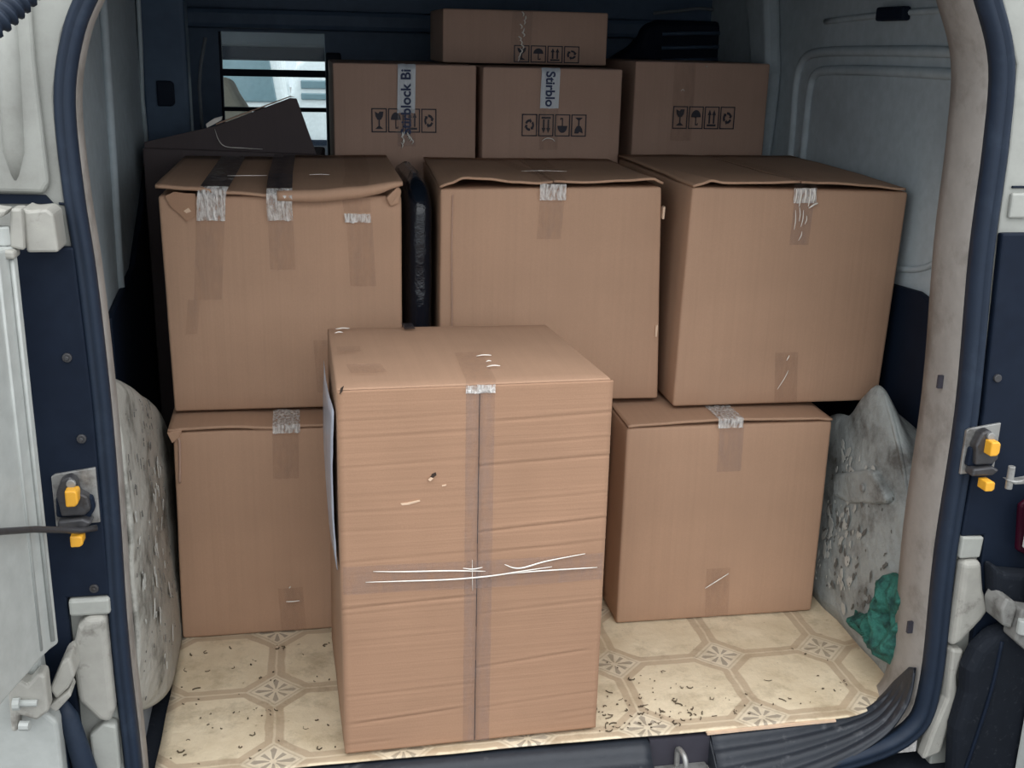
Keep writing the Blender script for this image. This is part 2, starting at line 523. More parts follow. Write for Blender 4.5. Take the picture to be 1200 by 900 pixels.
al = arch('wheel_arch', [
    (1.47, [(-0.432, 0.115), (-0.420, 0.13), (-0.411, 0.22), (-0.410, 0.40), (-0.413, 0.54), (-0.428, 0.595), (-0.50, 0.615)]),
    (1.55, [(-0.418, 0.060), (-0.406, 0.10), (-0.404, 0.22), (-0.407, 0.38), (-0.412, 0.52), (-0.428, 0.575), (-0.50, 0.595)]),
    (1.66, [(-0.402, 0.020), (-0.399, 0.08), (-0.404, 0.20), (-0.409, 0.36), (-0.414, 0.48), (-0.430, 0.535), (-0.50, 0.555)]),
    (1.80, [(-0.400, 0.002), (-0.402, 0.06), (-0.409, 0.18), (-0.412, 0.31), (-0.416, 0.42), (-0.430, 0.475), (-0.50, 0.495)]),
    (1.98, [(-0.404, 0.001), (-0.406, 0.05), (-0.412, 0.14), (-0.414, 0.24), (-0.416, 0.33), (-0.430, 0.385), (-0.50, 0.405)]),
    (2.20, [(-0.410, 0.0), (-0.411, 0.02), (-0.414, 0.05), (-0.416, 0.09), (-0.418, 0.14), (-0.432, 0.17), (-0.50, 0.18)]),
], 'arch', -0.5, wl_)
MB().prism([(1.47, 0.0), (1.74, 0.0), (1.62, 0.05), (1.52, 0.10), (1.47, 0.13)], -0.44, -0.425, 'YZ').build('arch_foot', 'visor', wl_)

ar = arch('wheel_arch', [
    (y, [(0.806, 0.0), (0.811, 0.35 * c), (0.822, 0.72 * c), (0.838, c), (0.868, c + 0.45 * (zw - c)), (0.925, zw)])
    for y, c, zw in ((1.48, 0.07, 0.33), (1.55, 0.16, 0.345), (1.60, 0.27, 0.36), (1.66, 0.37, 0.365), (1.75, 0.455, 0.37), (1.80, 0.43, 0.36), (1.855, 0.37, 0.34), (1.95, 0.33, 0.31), (2.2, 0.10, 0.12))
], 'arch_r', 0.9, wr_)
# pressed pad, its bolt, the flange line and bare or chipped patches of the right arch
MB().prism([(1.840, 0.265), (1.72, 0.322), (1.695, 0.326), (1.640, 0.300), (1.645, 0.285), (1.768, 0.234), (1.83, 0.225)], 0.808, 0.840, 'YZ').build('pressed_pad', 'arch_r', wr_, bevel=0.008, seg=3)
MB().tube([(0.802, 1.716, 0.287), (0.812, 1.716, 0.287)], 0.007, 12).build('bolt_head', 'hinge_d', wr_, bevel=0.002)
MB().tube(spline([(0.842, 1.80, 0.432), (0.840, 1.748, 0.455), (0.838, 1.66, 0.370), (0.837, 1.60, 0.268), (0.836, 1.55, 0.158), (0.835, 1.50, 0.08)], 5), 0.005).build('arch_flange', 'arch_r', wr_, smooth=True)


def chips(name, m, parent, target, n, ys, zs, side, r0, r1, seed, elong=1.0):
    """irregular patches of bare or chipped paint that follow an arch face (side +1: faces +X)"""
    rnd = random.Random(seed)
    bpy.context.view_layer.update()
    b = MB()

    def hit(y, z):
        ok, p_, n_, _ = target.ray_cast(Vector((0.18, y, z)), Vector((-side, 0, 0)))
        return p_ + Vector((side * 0.0035, 0, 0)) if ok else None
    for _ in range(n):
        y, z = rnd.uniform(*ys), rnd.uniform(*zs)
        r = r0 + (r1 - r0) * rnd.random() ** 2
        rot = rnd.uniform(-0.6, 0.6)
        ring, k = [], 9
        for i in range(k):
            a_ = 2 * math.pi * i / k
            q = r * rnd.uniform(0.35, 1.2)
            u, v_ = q * math.cos(a_), q * math.sin(a_) * elong
            ring.append(hit(y + u * math.cos(rot) - v_ * math.sin(rot), z + u * math.sin(rot) + v_ * math.cos(rot)))
        c = hit(y, z)
        if c is None or any(q is None or (q - c).length > 0.06 for q in ring):
            continue
        b.add([c] + ring, [(0, 1 + i, 1 + (i + 1) % k) for i in range(k)])
    return b.build(name, m, parent, solid=0.0008)


chips('bare_patch', 'flake_w', wr_, ar, 90, (1.70, 1.85), (0.03, 0.33), -1, 0.002, 0.010, 3, 1.8)
chips('chipped_patch', 'chip', wr_, ar, 70, (1.62, 1.86), (0.05, 0.30), -1, 0.0015, 0.006, 4, 2.0)
chips('chipped_patch', 'chip', wl_, al, 110, (1.475, 1.85), (0.08, 0.54), 1, 0.001, 0.006, 5, 1.6)
chips('bare_patch', 'flake_w', wl_, al, 40, (1.475, 1.80), (0.05, 0.40), 1, 0.003, 0.013, 6, 1.8)


# ------------------------------------------------------------------ rear opening: seal, flange, sill
OPEN = [(-0.420, -0.16), (-0.420, 0.05), (-0.424, 0.25), (-0.421, 0.44), (-0.4205, 0.58), (-0.4245, 0.745), (-0.431, 0.85), (-0.432, 0.955), (-0.418, 1.025),
        (-0.396, 1.075), (-0.345, 1.16), (-0.24, 1.215), (0.0, 1.24), (0.2, 1.245), (0.45, 1.235), (0.62, 1.20), (0.70, 1.15), (0.732, 1.10), (0.765, 1.02), (0.7735, 0.91),
        (0.7755, 0.76), (0.789, 0.53), (0.788, 0.30), (0.796, 0.075), (0.772, -0.010), (0.672, -0.052), (0.50, -0.072), (0.20, -0.090), (-0.10, -0.10)]


def sweep_open(name, prof, m, parent=None, y_fn=None, sm=True, closed_prof=True):
    P = spline([(x, 0, z) for x, z in OPEN], 5)
    v, f = [], []
    k = len(prof)
    for i, p in enumerate(P):
        t = (P[min(i + 1, len(P) - 1)] - P[max(i - 1, 0)]).normalized()
        n = Vector((-t.z, 0, t.x))       # points outward (path runs up the left, clockwise)
        for a, y in prof:
            yy = y_fn(p, y) if y_fn else y
            w = 1.0 + 0.30 * max(0, min(1, (p.x - 0.4) / 0.3))
            q = p + n * a * w
            v.append((q.x, yy, q.z))
    for i in range(len(P) - 1):
        for j in range(k if closed_prof else k - 1):
            f.append((i * k + j, i * k + (j + 1) % k, (i + 1) * k + (j + 1) % k, (i + 1) * k + j))
    return mesh(name, v, f, m, parent, smooth=sm)


jy = lambda p, y: 1.425 + (y - 1.425) * (0.55 + 0.45 * max(0, min(1, (p.x + 0.3) / 0.6)))
jam = sweep_open('trim_1', [(-0.008, 1.425), (-0.0115, 1.43), (-0.0115, 1.50), (-0.004, 1.535), (0.03, 1.555), (0.10, 1.56), (0.10, 1.545), (0.034, 1.54), (0.004, 1.52), (-0.004, 1.50), (-0.004, 1.425)],
                 'lip', None, jy)
tag(jam, kind='structure')
sea = sweep_open('rubber_seal', [(-0.0105, 1.43), (-0.0115, 1.415), (-0.009, 1.404), (-0.003, 1.401), (0.000, 1.406), (0.003, 1.402), (0.008, 1.404), (0.0115, 1.412), (0.0115, 1.43)], 'rubber', jam)
MB().box((0.7645, 1.462, 0.552), (0.7720, 1.467, 0.572)).build('slot_hole', 'ink', jam)
MB().box((0.771, 1.462, 0.140), (0.7800, 1.467, 0.160)).build('slot_hole', 'ink', jam)

# sill guard: ridged black plastic between the floor edge and the seal
def ridged(name, A, B, ridges, amp, m, parent, n=5, seed=0.0):
    a, b = spline(A, n), spline(B, n)
    rows = []
    K = ridges * 6
    for i in range(K + 1):
        t = i / K
        row = []
        for p, q in zip(a, b):
            h = amp * min(1, (p - q).length / 0.07) * (0.5 + 0.5 * math.tanh(4 * math.sin(2 * math.pi * ridges * t - 1.2)))
            x = p.lerp(q, t)
            row.append(x + Vector((0, -0.5, 0.85)) * (h + 0.0006 * nz(x.x, x.y, x.z, 60, seed)))
        rows.append(row)
    return grid(name, rows, m, parent, solid=0.004)


sl = MB().box((-0.60, 1.40, -0.20), (1.0, 1.45, -0.075)).build('trim_2', 'foam')
tag(sl, kind='structure')
ridged('sill_guard', [(-0.46, 1.462, -0.008), (0.0, 1.463, -0.008), (0.20, 1.465, -0.010), (0.345, 1.464, -0.010)],
       [(-0.46, 1.36, -0.075), (0.0, 1.36, -0.075), (0.20, 1.36, -0.080), (0.345, 1.36, -0.080)], 3, 0.007, 'sill', sl, 10, 2.0)
ridged('sill_guard', [(0.448, 1.462, -0.010), (0.56, 1.464, -0.009), (0.66, 1.472, -0.008), (0.72, 1.482, -0.007), (0.762, 1.500, 0.000), (0.776, 1.488, 0.035), (0.7755, 1.450, 0.085)],
       [(0.448, 1.375, -0.082), (0.56, 1.39, -0.070), (0.66, 1.405, -0.046), (0.728, 1.415, -0.012), (0.757, 1.420, 0.025), (0.768, 1.424, 0.055), (0.774, 1.432, 0.095)], 4, 0.006, 'sill', sl, 6, 4.0)
# end faces and the latch recess
MB().prism([(1.464, -0.012), (1.464, -0.10), (1.355, -0.10), (1.358, -0.078)], 0.338, 0.347, 'YZ').build('guard_end', 'sill', sl, bevel=0.002)
MB().prism([(1.462, -0.012), (1.462, -0.10), (1.372, -0.10), (1.374, -0.080)], 0.446, 0.455, 'YZ').build('guard_end', 'sill', sl, bevel=0.002)
MB().box((0.347, 1.452, -0.075), (0.446, 1.466, -0.010)).build('latch_recess', 'ink', sl)
MB().prism([(0.352, 1.452), (0.352, 1.412), (0.372, 1.395), (0.400, 1.388), (0.425, 1.395), (0.441, 1.410), (0.441, 1.452)], -0.062, -0.056, 'XY').build('striker_plate', 'steel', sl, bevel=0.002)
MB().box((0.349, 1.372, -0.078), (0.445, 1.41, -0.068)).build('body_edge', 'white', sl)
MB().tube(spline([(0.392, 1.447, -0.058), (0.392, 1.447, -0.028), (0.393, 1.438, -0.022), (0.395, 1.425, -0.024), (0.396, 1.418, -0.034), (0.396, 1.415, -0.058)], 4), 0.0045, 10).build('striker', 'steel', sl, smooth=True)
bu = MB().prism([(1.05, -0.40), (1.40, -0.40), (1.40, -0.095), (1.34, -0.098), (1.12, -0.115), (1.05, -0.15)], -0.75, 1.15, 'YZ').build('bumper', 'foam', sl, bevel=0.02, seg=3)

# ------------------------------------------------------------------ rear pillars
pl = MB().prism([(-0.66, -0.2), (-0.431, -0.2), (-0.433, 0.25), (-0.431, 0.58), (-0.436, 0.745), (-0.442, 0.85), (-0.443, 0.96), (-0.428, 1.03), (-0.404, 1.08), (-0.36, 1.165), (-0.25, 1.225), (-0.2, 1.30), (-0.66, 1.30)], 1.415, 1.46)
pl = pl.build('trim_3', 'white', bevel=0.003)
tag(pl, kind='structure')
pr_ = MB().prism([(1.10, -0.2), (0.815, -0.2), (0.812, 0.075), (0.804, 0.30), (0.806, 0.53), (0.794, 0.76), (0.792, 0.91), (0.785, 1.02), (0.748, 1.105), (0.71, 1.165), (0.63, 1.215), (0.55, 1.30), (1.10, 1.30)], 1.415, 1.46)
pr_ = pr_.build('trim_5', 'white', bevel=0.003)
tag(pr_, kind='structure')
top_b = MB().box((-0.3, 1.415, 1.256), (0.65, 1.46, 1.30)).build('trim_6', 'white')
tag(top_b, kind='structure')

# left pillar pieces
MB().prism([(-0.66, 0.10), (-0.482, 0.10), (-0.482, 0.325), (-0.4285, 0.325), (-0.4285, 0.60), (-0.434, 0.787), (-0.66, 0.787)], 1.402, 1.416).build('pillar_trim', 'navy', pl, bevel=0.003)
MB().prism([(-0.66, 0.855), (-0.462, 0.850), (-0.455, 0.862), (-0.458, 1.0), (-0.452, 1.30), (-0.66, 1.30)], 1.403, 1.416).build('raised_pressing', 'white', pl, bevel=0.006, seg=3)
MB().tube([(-0.492, 1.408, 0.862), (-0.490, 1.406, 0.90), (-0.486, 1.406, 1.0), (-0.482, 1.406, 1.2)], [0.004, 0.012, 0.013, 0.013], 12).build('pressed_rib', 'white', pl, smooth=True)  # rib added to give the pillar the shading of a recess
MB().prism([(-0.66, 0.853), (-0.462, 0.848), (-0.454, 0.838), (-0.66, 0.838)], 1.411, 1.416).build('shadow_gap', 'navy', pl)
MB().tube([(-0.448, 1.413, 0.838), (-0.434, 1.413, 0.836)], 0.0016).build('panel_joint', 'navy', pl)
MB().prism([(-0.480, 0.300), (-0.4285, 0.300), (-0.4285, 0.324), (-0.480, 0.324)], 1.396, 1.416).build('corner_cap', 'white', pl, bevel=0.004)
MB().prism([(-0.482, 0.245), (-0.470, 0.288), (-0.458, 0.300), (-0.434, 0.300), (-0.433, 0.16), (-0.440, 0.140), (-0.455, 0.146), (-0.478, 0.178)], 1.388, 1.42).build('body_corner', 'hinge', pl, bevel=0.012, seg=4)
MB().prism([(-0.47, 0.06), (-0.434, 0.06), (-0.434, 0.132), (-0.45, 0.138), (-0.47, 0.12)], 1.395, 1.416).build('lower_body', 'white', pl, bevel=0.004)
MB().tube([(-0.498, 1.385, 0.185), (-0.492, 1.385, 0.16), (-0.476, 1.385, 0.07), (-0.462, 1.385, -0.05)], [0.006, 0.013, 0.015, 0.015], 10).build('rubber_stop', 'rubber', pl, smooth=True)
MB().prism([(-0.55, 0.05), (-0.495, 0.05), (-0.497, 0.178), (-0.508, 0.182), (-0.55, 0.12)], 1.378, 1.40).build('lower_trim', 'navy', pl, bevel=0.004)
for x, z in ((-0.453, 0.651), (-0.445, 0.545), (-0.447, 0.337)):
    MB().tube([(x, 1.403, z), (x, 1.399, z)], 0.006, 12).tube([(x, 1.399, z), (x, 1.396, z)], 0.003, 8).build('screw', 'dsteel', pl, bevel=0.001)

# right pillar pieces
MB().prism([(1.10, 0.10), (0.850, 0.10), (0.838, 0.335), (0.800, 0.335), (0.806, 0.53), (0.793, 0.795), (1.10, 0.795)], 1.402, 1.416).build('pillar_trim', 'navy', pr_, bevel=0.003)
MB().tube([(0.803, 1.412, 0.858), (0.830, 1.412, 0.858), (0.838, 1.412, 0.865), (0.86, 1.412, 0.867)], 0.0018).build('panel_joint', 'navy', pr_)
MB().prism([(0.803, 0.815), (0.835, 0.815), (0.835, 0.85), (0.803, 0.85)], 1.408, 1.416).build('corner_cap', 'white', pr_, bevel=0.003)
MB().prism([(0.800, 0.300), (0.834, 0.300), (0.836, 0.334), (0.800, 0.336)], 1.398, 1.416).build('corner_cap', 'white', pr_, bevel=0.003)
MB().prism([(0.805, 0.15), (0.822, 0.16), (0.850, 0.195), (0.862, 0.215), (0.846, 0.245), (0.834, 0.298), (0.803, 0.298)], 1.390, 1.416).build('body_corner', 'hinge', pr_, bevel=0.010, seg=4)
MB().prism([(0.785, -0.05), (0.815, -0.04), (0.830, 0.06), (0.822, 0.10), (0.828, 0.146), (0.807, 0.148), (0.811, 0.06), (0.795, 0.0)], 1.392, 1.416).build('lower_body', 'hinge', pr_, bevel=0.005)
MB().prism([(0.815, 0.02), (0.824, 0.085), (0.820, 0.125), (0.832, 0.16), (0.856, 0.186), (0.885, 0.194), (0.94, 0.185), (1.0, 0.17), (1.05, -0.14), (0.83, -0.14)], 1.362, 1.40).build('bumper_corner', 'foam', pr_, bevel=0.016, seg=4)
MB().tube(spline([(0.868, 1.362, 0.175), (0.862, 1.360, 0.09), (0.845, 1.360, -0.02), (0.83, 1.36, -0.1)]), 0.003).build('moulding_line', 'navy', pr_, smooth=True)
MB().prism([(0.84, 0.300), (0.862, 0.285), (0.93, 0.275), (0.93, 0.20), (0.875, 0.205), (0.855, 0.225)], 1.372, 1.405).build('hinge_cover', 'foam', pr_, bevel=0.012, seg=3)
MB().prism([(0.892, 0.31), (0.93, 0.29), (0.93, 0.42), (0.884, 0.385)], 1.392, 1.404).build('tail_lamp_edge', 'wine', pr_, bevel=0.004)
for x, z in ((0.806, 0.585),):
    MB().tube([(x + 0.012, 1.403, z), (x + 0.012, 1.398, z)], 0.006, 12).build('screw', 'dsteel', pr_, bevel=0.001)


# door latches (part of each pillar; the pieces are sub-parts)
def latch(parent, ox, oz, s):
    f = lambda pts: [(ox + s * x, oz + z) for x, z in pts]
    p = MB().prism(f([(-0.027, -0.038), (0.027, -0.035), (0.027, 0.040), (-0.022, 0.033), (-0.027, 0.03)]), 1.397, 1.402).build('latch', 'steel', parent, bevel=0.001)
    MB().prism(f([(-0.018, 0.0), (-0.020, 0.012), (-0.012, 0.032), (-0.001, 0.036), (0.006, 0.030), (0.008, 0.014), (0.018, 0.008), (0.020, -0.010), (0.012, -0.018), (-0.016, -0.018)]), 1.380, 1.397) \
        .build('latch_body', 'dsteel', p, bevel=0.003)
    MB().prism(f([(-0.024, -0.022), (0.016, -0.026), (0.024, -0.012), (0.022, 0.004), (0.004, 0.010), (-0.022, 0.006)]), 1.388, 1.399).build('latch_cover', 'navy', p, bevel=0.003)
    MB().tube([(ox, 1.381, oz + 0.027), (ox, 1.376, oz + 0.027)], 0.006, 10).build('latch_bolt', 'steel', p, bevel=0.001)
    MB().prism(f([(-0.022, -0.034), (0.012, -0.034), (0.022, -0.026), (0.010, -0.020), (-0.020, -0.022)]), 1.376, 1.397).build('latch_hook', 'dsteel', p, bevel=0.003)
    for cx_, cz, hh in ((0.001, 0.012, 0.011), (0.002, -0.046, 0.0075)):
        MB().prism(f([(cx_ - 0.007, cz - hh), (cx_ + 0.004, cz - hh), (cx_ + 0.008, cz - hh * 0.6), (cx_ + 0.008, cz + hh * 0.7), (cx_ + 0.005, cz + hh), (cx_ - 0.007, cz + hh)]), 1.364, 1.386) \
            .build('yellow_clip', 'yellow', p, bevel=0.003)
    return p


latch(pl, -0.458, 0.467, 1)
latch(pr_, 0.806, 0.477, 1)

# ------------------------------------------------------------------ rear doors, swung wide open
d1 = MB().prism([(-0.484, 1.350), (-0.492, 1.335), (-0.500, 1.31), (-0.62, 0.80), (-0.66, 0.80), (-0.545, 1.335), (-0.53, 1.355)], 0.288, 0.80, 'XY').build('door_1', 'white2', bevel=0.005, seg=3)
tag(d1, kind='structure')
MB().prism([(-0.516, 1.335), (-0.500, 1.328), (-0.560, 1.05), (-0.576, 1.05)], 0.33, 0.765, 'XY').build('inner_panel', 'white2', d1, bevel=0.006, seg=3)
for q in (0.0, 0.010):
    MB().tube([(-0.489 - q, 1.337 - q * 2.2, 0.30), (-0.489 - q, 1.337 - q * 2.2, 0.785)], 0.0028).build('door_flange', 'white2', d1, smooth=True)
MB().prism([(-0.53, -0.12), (-0.498, -0.12), (-0.498, 0.172), (-0.510, 0.186), (-0.512, 0.282), (-0.60, 0.296), (-0.60, -0.12)], 1.352, 1.385).build('door_foot', 'white2', d1, bevel=0.006, seg=3)
# check strap rod from the latch to the door
MB().tube([(-0.434, 1.385, 0.430), (-0.452, 1.372, 0.433), (-0.487, 1.300, 0.469), (-0.504, 1.220, 0.503), (-0.53, 1.12, 0.54)], 0.0042, 8).build('check_strap', 'dsteel', d1, smooth=True)
# upper hinge, painted white
h = MB().prism([(-0.476, 0.790), (-0.441, 0.790), (-0.443, 0.834), (-0.450, 0.840), (-0.470, 0.838), (-0.476, 0.842)], 1.352, 1.405).build('hinge', 'hinge', d1, bevel=0.004)
MB().prism([(-0.492, 0.798), (-0.476, 0.794), (-0.474, 0.842), (-0.486, 0.842)], 1.342, 1.372).build('hinge_knuckle', 'hinge', h, bevel=0.003)
MB().tube([(-0.497, 1.345, 0.800), (-0.497, 1.345, 0.822)], 0.008, 12).build('hinge_pin', 'white2', h, bevel=0.002)
MB().prism([(-0.54, 0.790), (-0.484, 0.786), (-0.484, 0.796), (-0.54, 0.802)], 1.33, 1.36).build('hinge_leaf', 'hinge', h, bevel=0.003)
MB().prism([(-0.54, 0.826), (-0.492, 0.834), (-0.486, 0.842), (-0.54, 0.850)], 1.33, 1.36).build('hinge_leaf', 'hinge', h, bevel=0.003)
# lower hinge
h = MB().prism([(-0.548, 0.180), (-0.546, 0.240), (-0.534, 0.256), (-0.522, 0.246), (-0.508, 0.262), (-0.500, 0.258), (-0.500, 0.206), (-0.516, 0.194), (-0.536, 0.204), (-0.540, 0.180)], 1.325, 1.352).build('hinge', 'hinge', d1, bevel=0.004)
MB().prism([(-0.503, 0.222), (-0.484, 0.262), (-0.474, 0.268), (-0.470, 0.240), (-0.480, 0.222), (-0.496, 0.206)], 1.350, 1.40).build('hinge_arm', 'hinge', h, bevel=0.004)
MB().prism([(-0.506, 0.200), (-0.478, 0.222), (-0.476, 0.214), (-0.496, 0.192)], 1.345, 1.38).build('hinge_arm', 'hinge', h, bevel=0.002)
MB().tube([(-0.540, 1.322, 0.224), (-0.512, 1.322, 0.222)], 0.0045, 10).tube([(-0.540, 1.320, 0.224), (-0.532, 1.320, 0.224)], 0.008, 10).build('hinge_pin', 'white2', h)
MB().tube([(-0.536, 1.324, 0.190), (-0.524, 1.322, 0.190)], 0.0065, 10).build('hinge_pin', 'white2', h)
# ribbed cable sleeve between door and body, top left
g = MB()
gp = spline([(-0.43, 1.32, 1.085), (-0.445, 1.30, 1.064), (-0.462, 1.285, 1.045), (-0.485, 1.27, 1.025)], 12)
g.tube(gp, [0.0125 + 0.0030 * math.sin(i * 1.6) for i in range(len(gp))], 12)
g.build('cable_sleeve', 'rubber', d1, smooth=True)

d2 = MB().prism([(0.890, 1.355), (0.905, 1.34), (0.98, 0.9), (1.02, 0.9), (0.95, 1.36)], 0.19, 0.33, 'XY').prism([(0.922, 1.355), (0.935, 1.34), (0.99, 0.9), (1.02, 0.9), (0.97, 1.36)], -0.2, 0.185, 'XY') \
    .prism([(0.873, 1.362), (0.89, 1.34), (0.98, 0.9), (1.02, 0.9), (0.95, 1.36)], 0.33, 0.42, 'XY').build('door_2', 'white2', bevel=0.004)
tag(d2, kind='structure')
h = MB().prism([(0.845, 0.240), (0.852, 0.258), (0.866, 0.252), (0.872, 0.238), (0.868, 0.205), (0.852, 0.212)], 1.345, 1.392).build('hinge', 'hinge_d', d2, bevel=0.004)
MB().prism([(0.872, 0.242), (0.90, 0.236), (0.925, 0.230), (0.925, 0.165), (0.895, 0.168), (0.870, 0.190)], 1.335, 1.37).build('hinge_leaf', 'hinge_d', h, bevel=0.004)
MB().tube([(0.876, 1.332, 0.205), (0.876, 1.332, 0.228)], 0.009, 12).build('hinge_pin', 'white2', h, bevel=0.002)
MB().tube([(0.829, 1.352, 0.432), (0.829, 1.352, 0.467)], 0.0052, 12).build('check_bolt', 'steel', d2, bevel=0.001)
MB().prism([(0.820, 0.448), (0.838, 0.446), (0.87, 0.450), (0.90, 0.456), (0.90, 0.446), (0.86, 0.440), (0.835, 0.440)], 1.346, 1.360).build('check_strap', 'steel', d2, bevel=0.002)

# ================================================================== VINYL SHEET
def vinyl_front(x):
    e = 1.457 + 0.006 * nz(x, 0, 0, 7, 2.0)
    if x > 0.66:
        t = (x - 0.66) / 0.166
        e += 0.10 * t ** 2.2
    return e


rows = []
NX = 70
for j in range(41):
    v = j / 40
    row = []
    for i in range(NX + 1):
        x = -0.402 + 1.226 * i / NX
        y0 = vinyl_front(x)
        y = y0 + (2.34 - y0) * (v ** 1.6)
        z = -0.0015
        if x > 0.778:
            z += 0.014 * ((x - 0.778) / 0.046) ** 2 * (1 - 0.4 * v)
        z += 0.0011 * max(0, nz(x, y, 0, 9, 3)) * (1 - v)
        if v == 0:
            z -= 0.0015
        x2 = x + 0.003 * nz(y, 0, 0, 12, 1) if i == 0 else x
        row.append((x2, y, z))
    rows.append(row)
vin = grid('vinyl_sheet', rows, 'vinyl', None, solid=0.0022)
tag(vin, 'cream vinyl floor sheet printed with octagon tiles, dirty and curled at the right', 'flooring')
# strip of bare sheet backing peeping out under the front edge on the right
mesh('backing_edge', [(0.44, 1.448, -0.006), (0.66, 1.452, -0.006), (0.66, 1.475, -0.006), (0.44, 1.475, -0.006), (0.44, 1.448, -0.003), (0.66, 1.452, -0.003), (0.66, 1.475, -0.003), (0.44, 1.475, -0.003)],
     [(0, 3, 2, 1), (4, 5, 6, 7), (0, 1, 5, 4), (1, 2, 6, 5), (2, 3, 7, 6), (3, 0, 4, 7)], 'torn', vin)

# dry grass bits on the vinyl
db = MB()
for k in range(190):
    if k < 95:
        x, y = random.uniform(0.27, 0.45), 1.47 + abs(random.gauss(0, 0.10))
    elif k < 130:
        x, y = random.uniform(0.40, 0.74), 1.475 + abs(random.gauss(0, 0.06)) + 0.02 * max(0, (x - 0.4) if k else 0)
    else:
        x, y = random.uniform(-0.39, -0.14), random.uniform(1.48, 1.83)
    if x > 0.66:
        y += 0.04
    a = random.uniform(0, 6.3)
    L, w = random.choice((0.002, 0.003, 0.004, 0.006, 0.009, 0.014)), random.uniform(0.0004, 0.0012)
    b = random.uniform(-1.1, 1.1)
    pts = []
    for s in range(4):
        t = s / 3 - 0.5
        aa = a + b * t * 2
        pts.append((x + L * t * math.cos(aa), y + L * t * math.sin(aa), 0.0012 + 0.001 * abs(t)))
    db.tube(pts, w, 4)
db = db.build('grass_bits', 'flake')
tag(db, 'dark dry grass bits scattered on the cream vinyl floor', 'debris', kind='stuff')


# ================================================================== CARTONS
def carton_body(name, w, h, d, m, parent, corner=None, bulge=(0.003, 0.003, 0.003), r=0.005, seed=0.0, amp=0.0022, top_cut=0.0, n=13):
    """closed six-sided board body, rounded edges, slightly bulged and uneven. corner: {(i,j,k): (dx,dy,dz)}"""
    corner = corner or {}
    size = (w, d, h - top_cut)

    def ts(L):
        a = [0, 0.35 * r, r]
        mid = [r + (L - 2 * r) * i / n for i in range(1, n)]
        return a + mid + [L - r, L - 0.35 * r, L]
    T = [ts(L) for L in size]
    K = [len(t) - 1 for t in T]
    idx, V, F = {}, [], []

    def vert(i, j, k):
        key = (i, j, k)
        if key in idx:
            return idx[key]
        p = [T[0][i], T[1][j], T[2][k]]
        q = [min(max(p[c], r), size[c] - r) for c in range(3)]
        dv = Vector([p[c] - q[c] for c in range(3)])
        if dv.length > 1e-9:
            P = Vector(q) + dv.normalized() * r
        else:
            P = Vector(p)
        a, b, c = P.x / size[0], P.y / size[1], P.z / size[2]
        sx, syy, sz = math.sin(math.pi * min(max(a, 0), 1)), math.sin(math.pi * min(max(b, 0), 1)), math.sin(math.pi * min(max(c, 0), 1))
        off = Vector((0, 0, 0))
        dirs = Vector(((1 if i == K[0] else -1 if i == 0 else 0), (1 if j == K[1] else -1 if j == 0 else 0), (1 if k == K[2] else -1 if k == 0 else 0)))
        if dirs.x:
            off.x += dirs.x * bulge[0] * syy * sz
        if dirs.y:
            off.y += dirs.y * bulge[1] * sx * sz
        if dirs.z > 0:
            off.z += bulge[2] * sx * syy
        edge = 0.25 + 0.75 * min(1, sx * syy + syy * sz + sx * sz)
        off += Vector((nz(P.x, P.y, P.z, 9, seed), nz(P.x, P.y, P.z, 9, seed + 9), 0.5 * nz(P.x, P.y, P.z, 9, seed + 17) if k else 0)) * amp * edge
        for (ci, cj, ck), dl in corner.items():
            wgt = (a if ci else 1 - a) * (b if cj else 1 - b) * (c if ck else 1 - c)
            off += Vector(dl) * wgt
        idx[key] = len(V)
        V.append(P + off)
        return idx[key]
    for i in range(K[0]):
        for j in range(K[1]):
            F.append((vert(i, j, 0), vert(i, j + 1, 0), vert(i + 1, j + 1, 0), vert(i + 1, j, 0)))
            F.append((vert(i, j, K[2]), vert(i + 1, j, K[2]), vert(i + 1, j + 1, K[2]), vert(i, j + 1, K[2])))
    for i in range(K[0]):
        for k in range(K[2]):
            F.append((vert(i, 0, k), vert(i + 1, 0, k), vert(i + 1, 0, k + 1), vert(i, 0, k + 1)))
            F.append((vert(i, K[1], k), vert(i, K[1], k + 1), vert(i + 1, K[1], k + 1), vert(i + 1, K[1], k)))
    for j in range(K[1]):
        for k in range(K[2]):
            F.append((vert(0, j, k), vert(0, j, k + 1), vert(0, j + 1, k + 1), vert(0, j + 1, k)))
            F.append((vert(K[0], j, k), vert(K[0], j + 1, k), vert(K[0], j + 1, k + 1), vert(K[0], j, k + 1)))
    return mesh(name, V, F, m, parent, smooth=True)


def interp(tab, x):
    if x <= tab[0][0]:
        return tab[0][1]
    for (a, p), (b, q) in zip(tab, tab[1:]):
        if x <= b:
            t = (x - a) / (b - a)
            return p + (q - p) * (t * t * (3 - 2 * t))
    return tab[-1][1]


